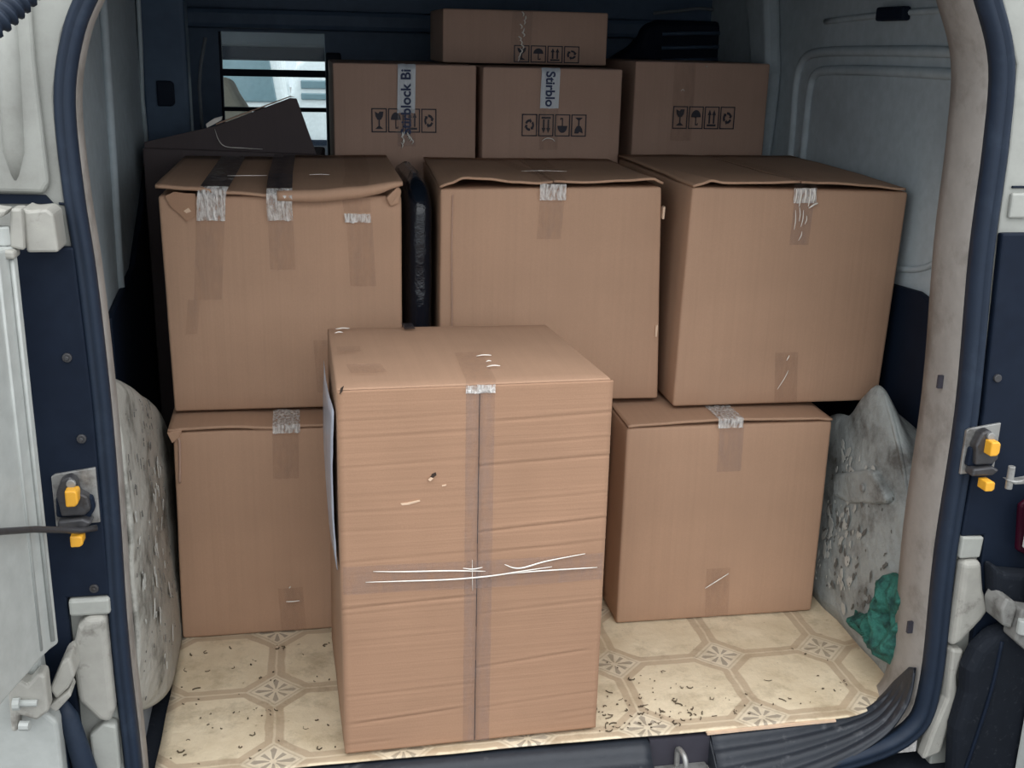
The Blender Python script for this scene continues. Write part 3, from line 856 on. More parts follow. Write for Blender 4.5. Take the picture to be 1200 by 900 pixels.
def flap(parent, x0, x1, d, h, m, front, lip=None, reach=0.16, yf=-0.001, seed=0.0, right=None, t=0.004):
    """one top flap: a board from the side hinge to the middle seam.  front: table x -> z of its front edge;
    lip: table x -> length of the front edge bent down"""
    rows = []
    nx = 26
    ny = [0, 0.006, 0.02, 0.045, 0.08, 0.12, 0.17, 0.23, 0.30, 0.38, 0.46, 0.54]
    ny = [y for y in ny if y < d - 0.02] + [d - 0.004]
    if lip:
        row = []
        for i in range(nx + 1):
            x = x0 + (x1 - x0) * i / nx
            row.append((x, yf - 0.004, interp(front, x) - interp(lip, x)))
        rows.append(row)
        row = []
        for i in range(nx + 1):
            x = x0 + (x1 - x0) * i / nx
            row.append((x, yf - 0.005, interp(front, x) - 0.25 * interp(lip, x)))
        rows.append(row)
    for y in ny:
        row = []
        fall = math.exp(-(y / reach) ** 1.5)
        for i in range(nx + 1):
            x = x0 + (x1 - x0) * i / nx
            zf = interp(front, x)
            z = h + (zf - h) * fall + 0.0012 * nz(x, y, 0, 12, seed)
            row.append((x, y + yf + (0.0015 * nz(x, 0, 0, 25, seed) if y == 0 else 0), z))
        rows.append(row)
    return grid('flap', rows, m, parent, solid=t, bevel=0)


def tape(parent, path, w, m='tape', wr=0.0006, n=10, name='tape', seed=0.0, skew=0.0):
    """strip following path [(x,y,z)...] in the box's own frame, width along x, a little uneven"""
    P = []
    for a, b in zip(path, path[1:]):
        a, b = Vector(a), Vector(b)
        L = (b - a).length
        c = max(1, int(L / 0.006))
        P += [a.lerp(b, i / c) for i in range(c)]
    P.append(Vector(path[-1]))
    rows = []
    for i, p in enumerate(P):
        t = (P[min(i + 1, len(P) - 1)] - P[max(i - 1, 0)]).normalized()
        nrm = Vector((1, 0, 0)).cross(t).normalized()
        if nrm.y > 0.01 or (abs(nrm.y) <= 0.01 and nrm.z < 0):
            nrm = -nrm
        row = []
        for k in range(n + 1):
            s = (k / n - 0.5) * w
            jag = 0.0015 * nz(s * 300, i, 0, 1, seed) if i in (0, len(P) - 1) else 0
            q = p + Vector((s, 0, 0)) + nrm * (wr * (0.5 + nz(s, p.y, p.z, 120, seed) + 0.6 * nz(s, p.y, p.z, 260, seed + 3))) + t * jag
            row.append(q)
        rows.append(row)
    return grid(name, rows, m, parent)


def tape_v(parent, path, w, m='tape', wr=0.0006, seed=0.0, name='tape'):
    """horizontal strip on the front face, width along z"""
    rows = []
    P = []
    for a, b in zip(path, path[1:]):
        a, b = Vector(a), Vector(b)
        c = max(1, int((b - a).length / 0.006))
        P += [a.lerp(b, i / c) for i in range(c)]
    P.append(Vector(path[-1]))
    for i, p in enumerate(P):
        rows.append([p + Vector((0, -wr * (0.5 + nz(p.x, k * 0.01, 0, 90, seed)), (k / 8 - 0.5) * w)) for k in range(9)])
    return grid(name, rows, m, parent)


def ridge(parent, pts, r, m='tape_r', name='tape_fold'):
    P = spline(pts, 5)
    n = len(P)
    return MB().tube(P, [r * (0.25 + 0.75 * math.sin(math.pi * (i + 0.3) / n) ** 0.6) for i in range(n)], 6).build(name, m, parent, smooth=True)


def text_mesh(parent, s, size, mtx, m, thick=0.0004):
    cu = bpy.data.curves.new('lettering', 'FONT')
    cu.body = s
    cu.size = size
    cu.extrude = thick
    cu.offset = 0.0007
    cu.align_x = 'CENTER'
    cu.align_y = 'CENTER'
    tmp = bpy.data.objects.new('tmp', cu)
    COL.objects.link(tmp)
    bpy.context.view_layer.update()
    me = bpy.data.meshes.new_from_object(tmp.evaluated_get(bpy.context.evaluated_depsgraph_get()))
    bpy.data.objects.remove(tmp)
    me.transform(mtx)
    me.materials.clear()
    me.materials.append(MAT[m])
    o = bpy.data.objects.new('lettering', me)
    COL.objects.link(o)
    o.parent = parent
    return o


def disc(cx, cz, r, n=14, a0=0, a1=2 * math.pi):
    return [(cx + r * math.cos(a0 + (a1 - a0) * i / n), cz + r * math.sin(a0 + (a1 - a0) * i / n)) for i in range(n + (0 if a1 - a0 > 6.2 else 1))]


def symbols(parent, x0, z0, x1, z1, flip=False, y=-0.0012, m='ink'):
    """four framed handling marks: glass, umbrella, arrows up, recycling ring"""
    b = MB()
    ya, yb = y - 0.0006, y
    W4 = (x1 - x0) / 4
    H = z1 - z0
    lw = 0.0022

    def put(pts, i):
        cx, cz = x0 + W4 * (i + 0.5), (z0 + z1) / 2
        out = []
        for u, v in pts:
            out.append((cx + u * W4, cz + v * H))
        if flip:
            out = [(x0 + x1 - x, z0 + z1 - z) for x, z in out]
        b.prism(out, ya, yb)
    for i in range(4):
        g = 0.46
        e = lw / W4
        f = lw / H
        put([(-g, -.5), (g, -.5), (g, -.5 + f), (-g, -.5 + f)], i)
        put([(-g, .5 - f), (g, .5 - f), (g, .5), (-g, .5)], i)
        put([(-g, -.5), (-g + e, -.5), (-g + e, .5), (-g, .5)], i)
        put([(g - e, -.5), (g, -.5), (g, .5), (g - e, .5)], i)
    # glass
    put([(-.26, .36), (-.05, .28), (.02, .36), (.26, .36), (.22, .16), (.10, .02), (-.10, .02), (-.22, .16)], 0)
    put([(-.04, .04), (.04, .04), (.04, -.28), (-.04, -.28)], 0)
    put([(-.24, -.36), (.24, -.36), (.06, -.24), (-.06, -.24)], 0)
    # umbrella
    put([(.30 * math.cos(a), .02 + .32 * math.sin(a)) for a in [math.pi * i / 10 for i in range(11)]], 1)
    put([(-.03, .04), (.03, .04), (.03, -.30), (-.03, -.30)], 1)
    put([(-.03, -.26), (-.03, -.34), (.14, -.34), (.14, -.24), (.09, -.24), (.09, -.29), (.03, -.29)], 1)
    # arrows up on a bar
    for u in (-.14, .14):
        put([(u - .05, -.26), (u + .05, -.26), (u + .05, .12), (u + .12, .12), (u, .36), (u - .12, .12), (u - .05, .12)], 2)
    put([(-.28, -.38), (.28, -.38), (.28, -.29), (-.28, -.29)], 2)
    # recycling ring of three arrows
    for k in range(3):
        a0 = math.radians(100 + 120 * k)
        aa = [a0 - math.radians(78) * i / 6 for i in range(7)]
        put([(.28 * math.cos(a), .26 * math.sin(a)) for a in aa] + [(.16 * math.cos(a), .15 * math.sin(a)) for a in aa[::-1]], 3)
        e = aa[-1]
        put([(.34 * math.cos(e), .32 * math.sin(e)), (.22 * math.cos(e - .55), .20 * math.sin(e - .55)), (.10 * math.cos(e), .09 * math.sin(e))], 3)
    return b.build('handling_symbols', m, parent)


def carton(label, loc, yaw, group='cardboard boxes loaded in the van'):
    t = empty('cardboard_box', loc, yaw)
    tag(t, label, 'box', group)
    return t


# ---- lower left
LLB = carton('lower left cardboard box on the vinyl floor, with a crushed top left corner', (-0.394, 1.858, 0.001), 0.0)
carton_body('body', 0.42, 0.404, 0.42, 'card', LLB, {(0, 0, 1): (0.004, 0, 0), (0, 0, 0): (-0.004, 0, 0)}, seed=1.0, top_cut=0.014, bulge=(0.002, 0.003, 0))
flap(LLB, -0.004, 0.192, 0.42, 0.400, 'card', [(0, 0.394), (0.02, 0.396), (0.10, 0.397), (0.17, 0.3925), (0.19, 0.393)], seed=2, yf=-0.003)
flap(LLB, 0.194, 0.418, 0.42, 0.400, 'card', [(0.19, 0.393), (0.24, 0.394), (0.33, 0.397), (0.42, 0.394)], seed=3, yf=-0.003)
tape(LLB, [(0.192, 0.06, 0.4034), (0.192, -0.0065, 0.3975), (0.192, -0.0065, 0.384)], 0.046, 'tape_w', 0.0016, seed=3)
tape(LLB, [(0.190, -0.0055, 0.384), (0.188, -0.0055, 0.30)], 0.044, 'tape', seed=4)
tape(LLB, [(0.188, -0.0055, 0.09), (0.192, -0.0040, 0.004)], 0.044, 'tape', seed=5)
ridge(LLB, [(0.180, -0.007, 0.064), (0.188, -0.008, 0.064), (0.204, -0.007, 0.064)], 0.0012)
ridge(LLB, [(0.186, -0.007, 0.090), (0.189, -0.008, 0.094)], 0.0012)
# torn, bent corner strip at the left of the front face
MB().tube(spline([(0.012, -0.003, 0.386), (0.014, -0.004, 0.37), (0.012, -0.004, 0.33), (0.010, -0.003, 0.30)]), 0.0022, 6).build('corner_crease', 'card_d', LLB, smooth=True)
MB().add([(-0.006, -0.004, 0.392), (0.020, -0.006, 0.396), (0.014, -0.007, 0.382), (0.002, -0.006, 0.372), (-0.006, 0.012, 0.392), (0.020, 0.010, 0.396), (0.014, 0.010, 0.382), (0.002, 0.010, 0.372)],
         [(0, 1, 2, 3), (7, 6, 5, 4), (0, 4, 5, 1), (1, 5, 6, 2), (2, 6, 7, 3), (3, 7, 4, 0)]).build('crushed_corner', 'card', LLB, bevel=0.002)

# ---- lower middle, behind the tall front box
LMB = carton('lower middle cardboard box on the floor, hidden behind the tall front box', (0.036, 1.885, 0.001), 0.0)
carton_body('body', 0.344, 0.400, 0.42, 'card', LMB, seed=8.0)

# ---- lower right
LRB = carton('lower right cardboard box on the vinyl floor beside the green rag', (0.388, 1.801, 0.001), -0.011)
carton_body('body', 0.388, 0.398, 0.42, 'card', LRB, seed=11.0, top_cut=0.012, bulge=(0.003, 0.003, 0), r=0.006)
flap(LRB, 0.002, 0.192, 0.42, 0.394, 'card', [(0.0, 0.3885), (0.03, 0.391), (0.12, 0.394), (0.19, 0.396)], seed=12, yf=-0.002)
flap(LRB, 0.194, 0.386, 0.42, 0.394, 'card', [(0.19, 0.396), (0.26, 0.394), (0.35, 0.3925), (0.386, 0.389)], seed=13, yf=-0.002)
tape(LRB, [(0.190, 0.07, 0.399), (0.190, -0.006, 0.399), (0.190, -0.006, 0.382)], 0.047, 'tape_w', 0.0018, seed=21)
tape(LRB, [(0.193, -0.0055, 0.382), (0.194, -0.0055, 0.298)], 0.046, 'tape_g', 0.0005, seed=22)
tape(LRB, [(0.190, -0.0050, 0.105), (0.194, -0.0035, 0.003)], 0.046, 'tape', 0.0005, seed=23)
ridge(LRB, [(0.166, -0.007, 0.066), (0.184, -0.0075, 0.078), (0.210, -0.007, 0.094)], 0.0010)

# ---- upper left, with the torn drooping flap
ULB = carton('upper left cardboard box with three tapes and a torn drooping top flap', (-0.396, 1.924, 0.406), -0.014)
carton_body('body', 0.399, 0.392, 0.46, 'card', ULB, {(0, 0, 0): (0.003, 0, 0)}, seed=31.0, top_cut=0.018, bulge=(0.003, 0.004, 0), amp=0.003)
flap(ULB, -0.002, 0.205, 0.46, 0.393, 'card', [(0, 0.392), (0.05, 0.3885), (0.12, 0.381), (0.20, 0.375)], lip=[(0, 0.004), (0.05, 0.004), (0.12, 0.003), (0.2, 0.003)], seed=32, reach=0.22, yf=-0.004)
flap(ULB, 0.192, 0.400, 0.46, 0.3975, 'card', [(0.19, 0.381), (0.25, 0.383), (0.32, 0.389), (0.40, 0.398)], lip=[(0.19, 0.013), (0.25, 0.017), (0.30, 0.018), (0.36, 0.014), (0.385, 0.008), (0.40, 0.004)], seed=33, reach=0.22, yf=-0.010)
tape(ULB, [(0.094, 0.44, 0.3965), (0.094, 0.12, 0.3935), (0.091, 0.0, 0.3885)], 0.047, 'tape_k', 0.0008, seed=41)
tape(ULB, [(0.091, 0.0, 0.3885), (0.088, -0.010, 0.384), (0.085, -0.0085, 0.365), (0.083, -0.0055, 0.334)], 0.046, 'tape_w', 0.0022, seed=42)
tape(ULB, [(0.082, -0.0055, 0.334), (0.071, -0.0060, 0.20)], 0.046, 'tape', 0.0005, seed=43)
tape(ULB, [(0.195, 0.44, 0.4005), (0.195, 0.12, 0.397), (0.196, 0.0, 0.3865)], 0.042, 'tape_k', 0.0008, seed=44)
tape(ULB, [(0.196, -0.002, 0.386), (0.196, -0.016, 0.376), (0.195, -0.012, 0.36), (0.196, -0.0055, 0.334)], 0.042, 'tape_w', 0.0022, seed=45)
tape(ULB, [(0.196, -0.0055, 0.334), (0.197, -0.006, 0.25)], 0.042, 'tape', 0.0005, seed=46)
tape(ULB, [(0.335, 0.44, 0.4005), (0.33, 0.12, 0.3985), (0.322, 0.0, 0.392)], 0.044, 'tape', 0.0008, seed=47)
tape(ULB, [(0.322, -0.016, 0.372), (0.323, -0.010, 0.36), (0.324, -0.0060, 0.348)], 0.046, 'tape', 0.0014, seed=48)
tape(ULB, [(0.324, -0.0058, 0.345), (0.325, -0.0058, 0.330)], 0.044, 'tape_w', 0.0014, seed=49)
tape(ULB, [(0.327, -0.0055, 0.330), (0.332, -0.0060, 0.22)], 0.044, 'tape', 0.0005, seed=50)
tape(ULB, [(0.048, -0.0055, 0.20), (0.040, -0.0055, 0.14)], 0.020, 'tape', 0.0004, seed=51)
tape(ULB, [(0.270, -0.0055, 0.125), (0.275, -0.0055, 0.03)], 0.052, 'tape', 0.0004, seed=52)
ridge(ULB, [(0.105, 0.10, 0.3955), (0.135, 0.098, 0.3962), (0.172, 0.10, 0.3962)], 0.0006)
ridge(ULB, [(0.245, 0.10, 0.398), (0.262, 0.102, 0.3985), (0.280, 0.10, 0.398)], 0.0006)
# torn top left patch and crushed right corner
MB().prism([(0.012, 0.374), (0.026, 0.381), (0.042, 0.379), (0.060, 0.378), (0.058, 0.340), (0.044, 0.332), (0.032, 0.346), (0.020, 0.356)], -0.0045, -0.0025).build('torn_patch', 'card_f', ULB)
MB().prism([(0.040, 0.350), (0.048, 0.355), (0.052, 0.349), (0.044, 0.346)], -0.0058, -0.0040).build('torn_paper', 'torn', ULB)
MB().add([(0.372, -0.012, 0.372), (0.392, -0.014, 0.392), (0.399, -0.006, 0.384), (0.395, -0.006, 0.362), (0.380, -0.007, 0.356), (0.372, 0.004, 0.372), (0.392, 0.004, 0.392), (0.399, 0.004, 0.384), (0.395, 0.004, 0.362), (0.380, 0.004, 0.356)],
         [(0, 1, 2, 3, 4), (9, 8, 7, 6, 5), (0, 5, 6, 1), (1, 6, 7, 2), (2, 7, 8, 3), (3, 8, 9, 4), (4, 9, 5, 0)]).build('crushed_corner', 'card', ULB, bevel=0.003)

# ---- upper middle
UMB = carton('upper middle cardboard box beside the black wrapped bundle', (0.069, 1.923, 0.406), -0.043)
carton_body('body', 0.400, 0.390, 0.448, 'card', UMB, {(0, 0, 1): (0.001, 0, -0.002), (1, 0, 1): (-0.009, 0, 0.004), (1, 0, 0): (0.008, 0, 0)}, seed=61.0, top_cut=0.003, bulge=(0.002, 0.003, 0))
flap(UMB, 0.0, 0.1955, 0.448, 0.394, 'card', [(0, 0.3885), (0.015, 0.394), (0.042, 0.4045), (0.08, 0.4035), (0.13, 0.398), (0.17, 0.396), (0.1955, 0.3985)], seed=62, yf=-0.004)
flap(UMB, 0.1975, 0.392, 0.448, 0.394, 'card', [(0.19, 0.3995), (0.25, 0.3985), (0.32, 0.402), (0.375, 0.4055), (0.392, 0.398)], seed=63, yf=-0.004)
tape(UMB, [(0.228, 0.42, 0.3985), (0.205, 0.10, 0.401), (0.197, -0.006, 0.4025), (0.1955, -0.0068, 0.390)], 0.046, 'tape', 0.0010, seed=64)
tape(UMB, [(0.1955, -0.0075, 0.396), (0.196, -0.0062, 0.368)], 0.046, 'tape_w', 0.0016, seed=65)
tape(UMB, [(0.195, -0.0055, 0.368), (0.191, -0.0055, 0.300)], 0.043, 'tape', 0.0016, seed=66)
ridge(UMB, [(0.16, 0.13, 0.4025), (0.20, 0.132, 0.4035), (0.245, 0.13, 0.4025)], 0.0005)
tape(UMB, [(0.14, 0.42, 0.3975), (0.175, 0.20, 0.3985), (0.20, 0.10, 0.4005)], 0.030, 'tape', 0.0006, seed=67)
MB().tube([(0.022, -0.0018, 0.375), (0.021, -0.0032, 0.28), (0.024, -0.003, 0.03)], 0.0010, 6).build('score_line', 'card_d', UMB)
for zz in (0.335, 0.12):
    MB().prism([(0.3945, zz), (0.3975, zz), (0.3985, zz + 0.022), (0.3945, zz + 0.020)], -0.004, 0.01).build('torn_edge', 'torn', UMB)

# ---- upper right
URB = carton('upper right cardboard box with a crinkled strip of clear tape, leaning right', (0.496, 1.859, 0.404), -0.017)
carton_body('body', 0.398, 0.401, 0.522, 'card', URB, {(0, 0, 1): (0.003, 0, 0.003), (1, 0, 1): (0.008, 0, -0.004), (0, 0, 0): (-0.006, 0, 0), (1, 0, 0): (-0.002, 0, 0), (1, 1, 1): (-0.03, 0, 0), (0, 1, 1): (0.008, 0, 0)},
            seed=71.0, top_cut=0.006, bulge=(0.002, 0.003, 0), r=0.006)
flap(URB, 0.004, 0.1985, 0.522, 0.403, 'card', [(0.0, 0.399), (0.02, 0.4035), (0.035, 0.4095), (0.06, 0.406), (0.14, 0.407), (0.1985, 0.4085)], seed=72, yf=-0.003)
flap(URB, 0.2015, 0.398, 0.522, 0.403, 'card', [(0.2, 0.408), (0.24, 0.4065), (0.33, 0.402), (0.398, 0.396)], seed=73, yf=-0.003)
tape(URB, [(0.205, 0.50, 0.4075), (0.207, 0.06, 0.4095), (0.207, -0.006, 0.411), (0.207, -0.006, 0.398)], 0.042, 'tape', 0.0008, seed=74)
tape(URB, [(0.207, -0.0065, 0.398), (0.208, -0.0055, 0.372)], 0.042, 'tape_w', 0.0018, seed=75)
tape(URB, [(0.207, -0.0055, 0.372), (0.205, -0.0055, 0.298)], 0.036, 'tape_g', 0.0016, seed=76)
for k in range(5):
    xx = 0.190 + 0.0085 * k
    ridge(URB, [(xx, -0.0075, 0.397), (xx + 0.0008, -0.0085, 0.385), (xx - 0.0004, -0.007, 0.372 - 0.006 * (k % 2))], 0.0013)
ridge(URB, [(0.216, -0.0075, 0.363), (0.224, -0.009, 0.369), (0.232, -0.0075, 0.372)], 0.0016)
for k, (xa, za, xb, zb) in enumerate(((0.192, 0.36, 0.193, 0.325), (0.199, 0.365, 0.201, 0.34), (0.207, 0.36, 0.205, 0.33), (0.214, 0.35, 0.212, 0.335), (0.203, 0.306, 0.208, 0.322))):
    ridge(URB, [(xa, -0.0070, za), ((xa + xb) / 2 + 0.001, -0.0080, (za + zb) / 2), (xb, -0.0070, zb)], 0.0008)
tape(URB, [(0.202, -0.0055, 0.10), (0.210, -0.0038, 0.004)], 0.044, 'tape', 0.0005, seed=77)
ridge(URB, [(0.190, -0.0068, 0.030), (0.202, -0.0075, 0.052), (0.208, -0.0068, 0.066)], 0.0007)
ridge(URB, [(0.203, -0.0068, 0.085), (0.207, -0.0075, 0.095)], 0.0009)

# ---- third row
def back_box(label, loc, yaw, w, h, d, zs, flip, tape_x, seed, tp):
    t = carton(label, loc, yaw)
    carton_body('body', w, h, d, 'card_d', t, seed=seed, bulge=(0.001, 0.002, 0.001), n=9, r=0.004)
    return t


AB = back_box('left cardboard box of the back row, with printed white tape down its front', (-0.094, 2.402, 0.689), -0.001, 0.297, 0.298, 0.38, None, False, 0.15, 81, True)
symbols(AB, 0.076, 0.160, 0.214, 0.209, False, -0.0035)
tp = tape(AB, [(0.151, 0.002, 0.298), (0.151, -0.0045, 0.292), (0.149, -0.0050, 0.200)], 0.037, 'tape_p', 0.0010, seed=82)
text_mesh(tp, 'Stirblock Bi', 0.0285, Matrix.Translation((0.1495, -0.0085, 0.222)) @ Matrix.Rotation(math.pi / 2, 4, 'X') @ Matrix.Rotation(math.pi / 2, 4, 'Z'), 'ink_b')
tape(AB, [(0.149, -0.0046, 0.208), (0.150, -0.0046, 0.132)], 0.037, 'tape_g', 0.0026, seed=83)
for k in range(9):
    xx, zz = 0.138 + 0.024 * random.random(), 0.128 + 0.035 * random.random()
    ridge(AB, [(xx, -0.008, zz), (xx + 0.003, -0.009, zz + 0.006), (xx + random.uniform(-.004, .006), -0.008, zz + 0.012)], 0.0012)

BB = back_box('middle cardboard box of the back row, its printed handling symbols upside down', (0.214, 2.387, 0.687), 0.001, 0.301, 0.298, 0.38, None, True, 0.14, 91, True)
symbols(BB, 0.083, 0.158, 0.226, 0.204, True, -0.0035)
tp = tape(BB, [(0.144, 0.002, 0.298), (0.144, -0.0045, 0.292), (0.142, -0.0050, 0.216)], 0.040, 'tape_p', 0.0010, seed=92)
text_mesh(tp, 'Stirblo', 0.0270, Matrix.Translation((0.142, -0.0075, 0.2555)) @ Matrix.Rotation(math.pi / 2, 4, 'X') @ Matrix.Rotation(-math.pi / 2, 4, 'Z'), 'ink_b')
tape(BB, [(0.142, -0.0046, 0.214), (0.143, -0.0046, 0.130)], 0.040, 'tape', 0.0012, seed=93)
ridge(BB, [(0.128, -0.007, 0.148), (0.137, -0.009, 0.154), (0.150, -0.007, 0.153), (0.156, -0.008, 0.148)], 0.0012)

CB = back_box('right cardboard box of the back row, without tape, by the grey wall', (0.561, 2.450, 0.703), 0.008, 0.312, 0.299, 0.38, None, False, 0.15, 101, False)
symbols(CB, 0.089, 0.156, 0.237, 0.205, False, -0.0035)
tape(CB, [(0.112, -0.0042, 0.298), (0.112, -0.0042, 0.130)], 0.050, 'tape', 0.0004, seed=102)
ridge(CB, [(0.105, -0.006, 0.238), (0.109, -0.007, 0.241), (0.113, -0.006, 0.238)], 0.0010)
ridge(CB, [(0.158, -0.004, 0.292), (0.162, -0.005, 0.290)], 0.0014)

for lab, xx, w_, hh, yy in (('cardboard box hidden underneath the left box of the back row', -0.094, 0.297, 0.688, 2.405), ('cardboard box hidden underneath the middle box of the back row', 0.214, 0.301, 0.686, 2.39),
                            ('cardboard box hidden underneath the right box of the back row', 0.561, 0.312, 0.702, 2.445)):
    t = carton(lab, (xx, yy, 0.001), 0)
    carton_body('body', w_, hh - 0.005, 0.38, 'card_d', t, seed=xx * 50, n=6, amp=0.001)

# ---- flat box on top of the back row, deep in the shade
DB = carton('flat dark cardboard box lying on top of the back row', (0.146, 2.52, 0.9895), 0.0)
carton_body('body', 0.367, 0.112, 0.24, 'card_d', DB, seed=111.0, n=8, r=0.004, amp=0.001)
for k in range(12):
    zz = 0.006 + 0.0085 * k
    xx = 0.168 + 0.0009 * k + random.uniform(-.006, .006)
    ridge(DB, [(xx, -0.004, zz), (xx + 0.002, -0.006, zz + 0.005), (xx + random.uniform(-.004, .004), -0.004, zz + 0.010)], 0.0016)
tape(DB, [(0.174, -0.0035, 0.110), (0.170, -0.0035, 0.003)], 0.045, 'tape', 0.001, seed=112)
symbols(DB, 0.155, 0.004, 0.305, 0.040, False, -0.0034)

# ---- old open box behind the upper left one
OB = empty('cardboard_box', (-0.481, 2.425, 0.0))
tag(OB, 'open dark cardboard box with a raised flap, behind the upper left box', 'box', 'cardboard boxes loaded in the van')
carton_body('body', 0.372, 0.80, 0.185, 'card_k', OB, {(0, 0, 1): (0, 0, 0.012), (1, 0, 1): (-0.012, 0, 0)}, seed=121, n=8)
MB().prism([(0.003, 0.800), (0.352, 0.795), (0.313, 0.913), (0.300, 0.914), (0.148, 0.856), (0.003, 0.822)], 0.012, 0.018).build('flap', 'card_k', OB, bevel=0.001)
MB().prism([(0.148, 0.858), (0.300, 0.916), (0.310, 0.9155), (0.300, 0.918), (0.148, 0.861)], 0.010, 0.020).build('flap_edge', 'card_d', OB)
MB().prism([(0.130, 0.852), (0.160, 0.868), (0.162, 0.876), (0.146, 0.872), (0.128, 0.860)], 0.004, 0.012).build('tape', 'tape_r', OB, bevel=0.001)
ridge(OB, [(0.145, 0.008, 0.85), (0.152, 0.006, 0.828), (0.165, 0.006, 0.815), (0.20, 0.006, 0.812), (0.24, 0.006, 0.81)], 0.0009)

# ---- black wrapped bundle squeezed between the upper boxes
rows = []
for i in range(25):
    a = i / 24
    row = []
    z = 0.407 + 0.397 * a
    for j in range(29):
        b = 2 * math.pi * j / 28
        sq = lambda c, p: math.copysign(abs(c) ** p, c)
        shrink = 1.0 if a < 0.86 else math.sqrt(max(0.0, 1 - ((a - 0.86) / 0.145) ** 2))
        if i == 0:
            shrink = 0.9
        x = 0.0395 + 0.0265 * sq(math.cos(b), 0.45) * shrink
        y = 2.15 + 0.195 * sq(math.sin(b), 0.45) * (0.35 + 0.65 * shrink)
        k = 0.0012 * nz(x, y, z, 22, 2) + 0.0010 * nz(x, y, z * 0.12, 90, 4)
        row.append((x + k, y + k * 1.8, z + (0.004 * nz(x, y, 0, 60, 1) if i else 0)))
    rows.append(row)
bag = grid('wrapped_bundle', rows, 'blackbag')
bm = bmesh.new()
bm.from_mesh(bag.data)
bmesh.ops.remove_doubles(bm, verts=bm.verts, dist=0.0003)
bmesh.ops.holes_fill(bm, edges=[e for e in bm.edges if e.is_boundary])
bm.to_mesh(bag.data)
bm.free()
tag(bag, 'narrow bundle in shiny black film squeezed between the upper left and upper middle boxes', 'bundle')

# ---- the tall box in front
FB = carton('tall pale cardboard box in front, taped with a cross on its face', (-0.126, 1.472, 0.002), 0.027)
carton_body('body', 0.390, 0.576, 0.35, 'card', FB, {(1, 1, 1): (-0.018, -0.025, 0), (0, 1, 1): (0.006, -0.008, 0), (1, 0, 0): (0.002, 0, 0)}, seed=131, bulge=(0.003, 0.001, 0.003), amp=0.0014, r=0.004)


def crease_flap(x0, x1, creases, seed, thick=0.0045):
    rows = []
    nzr, nxr = 230, 24
    for k in range(nzr + 1):
        z = 0.004 + 0.570 * k / nzr
        row = []
        for i in range(nxr + 1):
            x = x0 + (x1 - x0) * i / nxr
            y = -0.0028 + 0.0008 * nz(x, 0, z, 14, seed)
            for cz, sl, dep, a, b in creases:
                if a - 0.02 < x < b + 0.02:
                    e = min(1, max(0, (x - a) / 0.02 + 1)) * min(1, max(0, (b - x) / 0.02 + 1))
                    u = (z - cz - sl * (x - x0)) / 0.0022
                    y += e * dep * (math.exp(-u * u) - 0.7 * math.exp(-(u - 1.7) ** 2))
            row.append((x, y, z))
        rows.append(row)
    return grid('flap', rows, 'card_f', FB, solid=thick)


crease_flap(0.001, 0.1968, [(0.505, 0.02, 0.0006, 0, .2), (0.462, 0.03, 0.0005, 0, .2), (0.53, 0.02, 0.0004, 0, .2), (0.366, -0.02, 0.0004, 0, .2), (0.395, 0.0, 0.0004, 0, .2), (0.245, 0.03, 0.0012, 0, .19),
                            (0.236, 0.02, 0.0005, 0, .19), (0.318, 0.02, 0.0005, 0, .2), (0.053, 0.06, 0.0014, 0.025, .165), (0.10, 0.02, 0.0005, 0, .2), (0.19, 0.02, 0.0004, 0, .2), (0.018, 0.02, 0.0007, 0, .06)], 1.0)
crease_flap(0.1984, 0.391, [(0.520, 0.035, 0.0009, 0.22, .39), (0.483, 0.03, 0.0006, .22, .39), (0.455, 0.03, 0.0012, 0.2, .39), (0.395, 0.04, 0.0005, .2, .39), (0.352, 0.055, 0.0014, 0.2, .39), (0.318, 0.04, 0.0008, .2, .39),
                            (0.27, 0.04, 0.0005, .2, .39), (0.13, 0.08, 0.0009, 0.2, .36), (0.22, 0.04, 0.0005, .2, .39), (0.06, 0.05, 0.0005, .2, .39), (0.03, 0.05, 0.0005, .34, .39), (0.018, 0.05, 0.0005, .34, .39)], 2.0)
MB().box((0.1968, -0.0012, 0.002), (0.1984, 0.001, 0.574)).build('seam', 'hole', FB)
tape(FB, [(0.206, 0.142, 0.5822), (0.200, 0.0, 0.5805), (0.1985, -0.007, 0.578), (0.1985, -0.0062, 0.566)], 0.042, 'tape', 0.0006, seed=141)
tape(FB, [(0.1985, -0.0066, 0.576), (0.1985, -0.0066, 0.564)], 0.042, 'tape_w', 0.0012, seed=142)
tape(FB, [(0.1985, -0.0060, 0.566), (0.1995, -0.0060, 0.003)], 0.041, 'tape_g', 0.0005, seed=143)
tape_v(FB, [(0.003, -0.0066, 0.291), (0.10, -0.0066, 0.289), (0.1985, -0.0075, 0.286), (0.30, -0.0066, 0.284), (0.389, -0.0060, 0.284)], 0.044, 'tape_g', 0.0005, seed=144)
ridge(FB, [(0.046, -0.0075, 0.303), (0.09, -0.009, 0.300), (0.15, -0.009, 0.2965), (0.185, -0.008, 0.293), (0.21, -0.007, 0.290)], 0.0012)
ridge(FB, [(0.035, -0.0075, 0.287), (0.09, -0.009, 0.285), (0.16, -0.009, 0.282), (0.22, -0.009, 0.283), (0.265, -0.009, 0.287), (0.31, -0.008, 0.290)], 0.0012)
ridge(FB, [(0.238, -0.0075, 0.299), (0.252, -0.009, 0.293), (0.268, -0.0095, 0.293), (0.30, -0.009, 0.300), (0.36, -0.0075, 0.307)], 0.0012)
ridge(FB, [(0.22, -0.0075, 0.283), (0.28, -0.009, 0.285), (0.33, -0.009, 0.2845), (0.38, -0.0075, 0.283)], 0.0011)
ridge(FB, [(0.190, -0.0070, 0.31), (0.190, -0.0078, 0.29), (0.191, -0.0070, 0.26)], 0.0005)
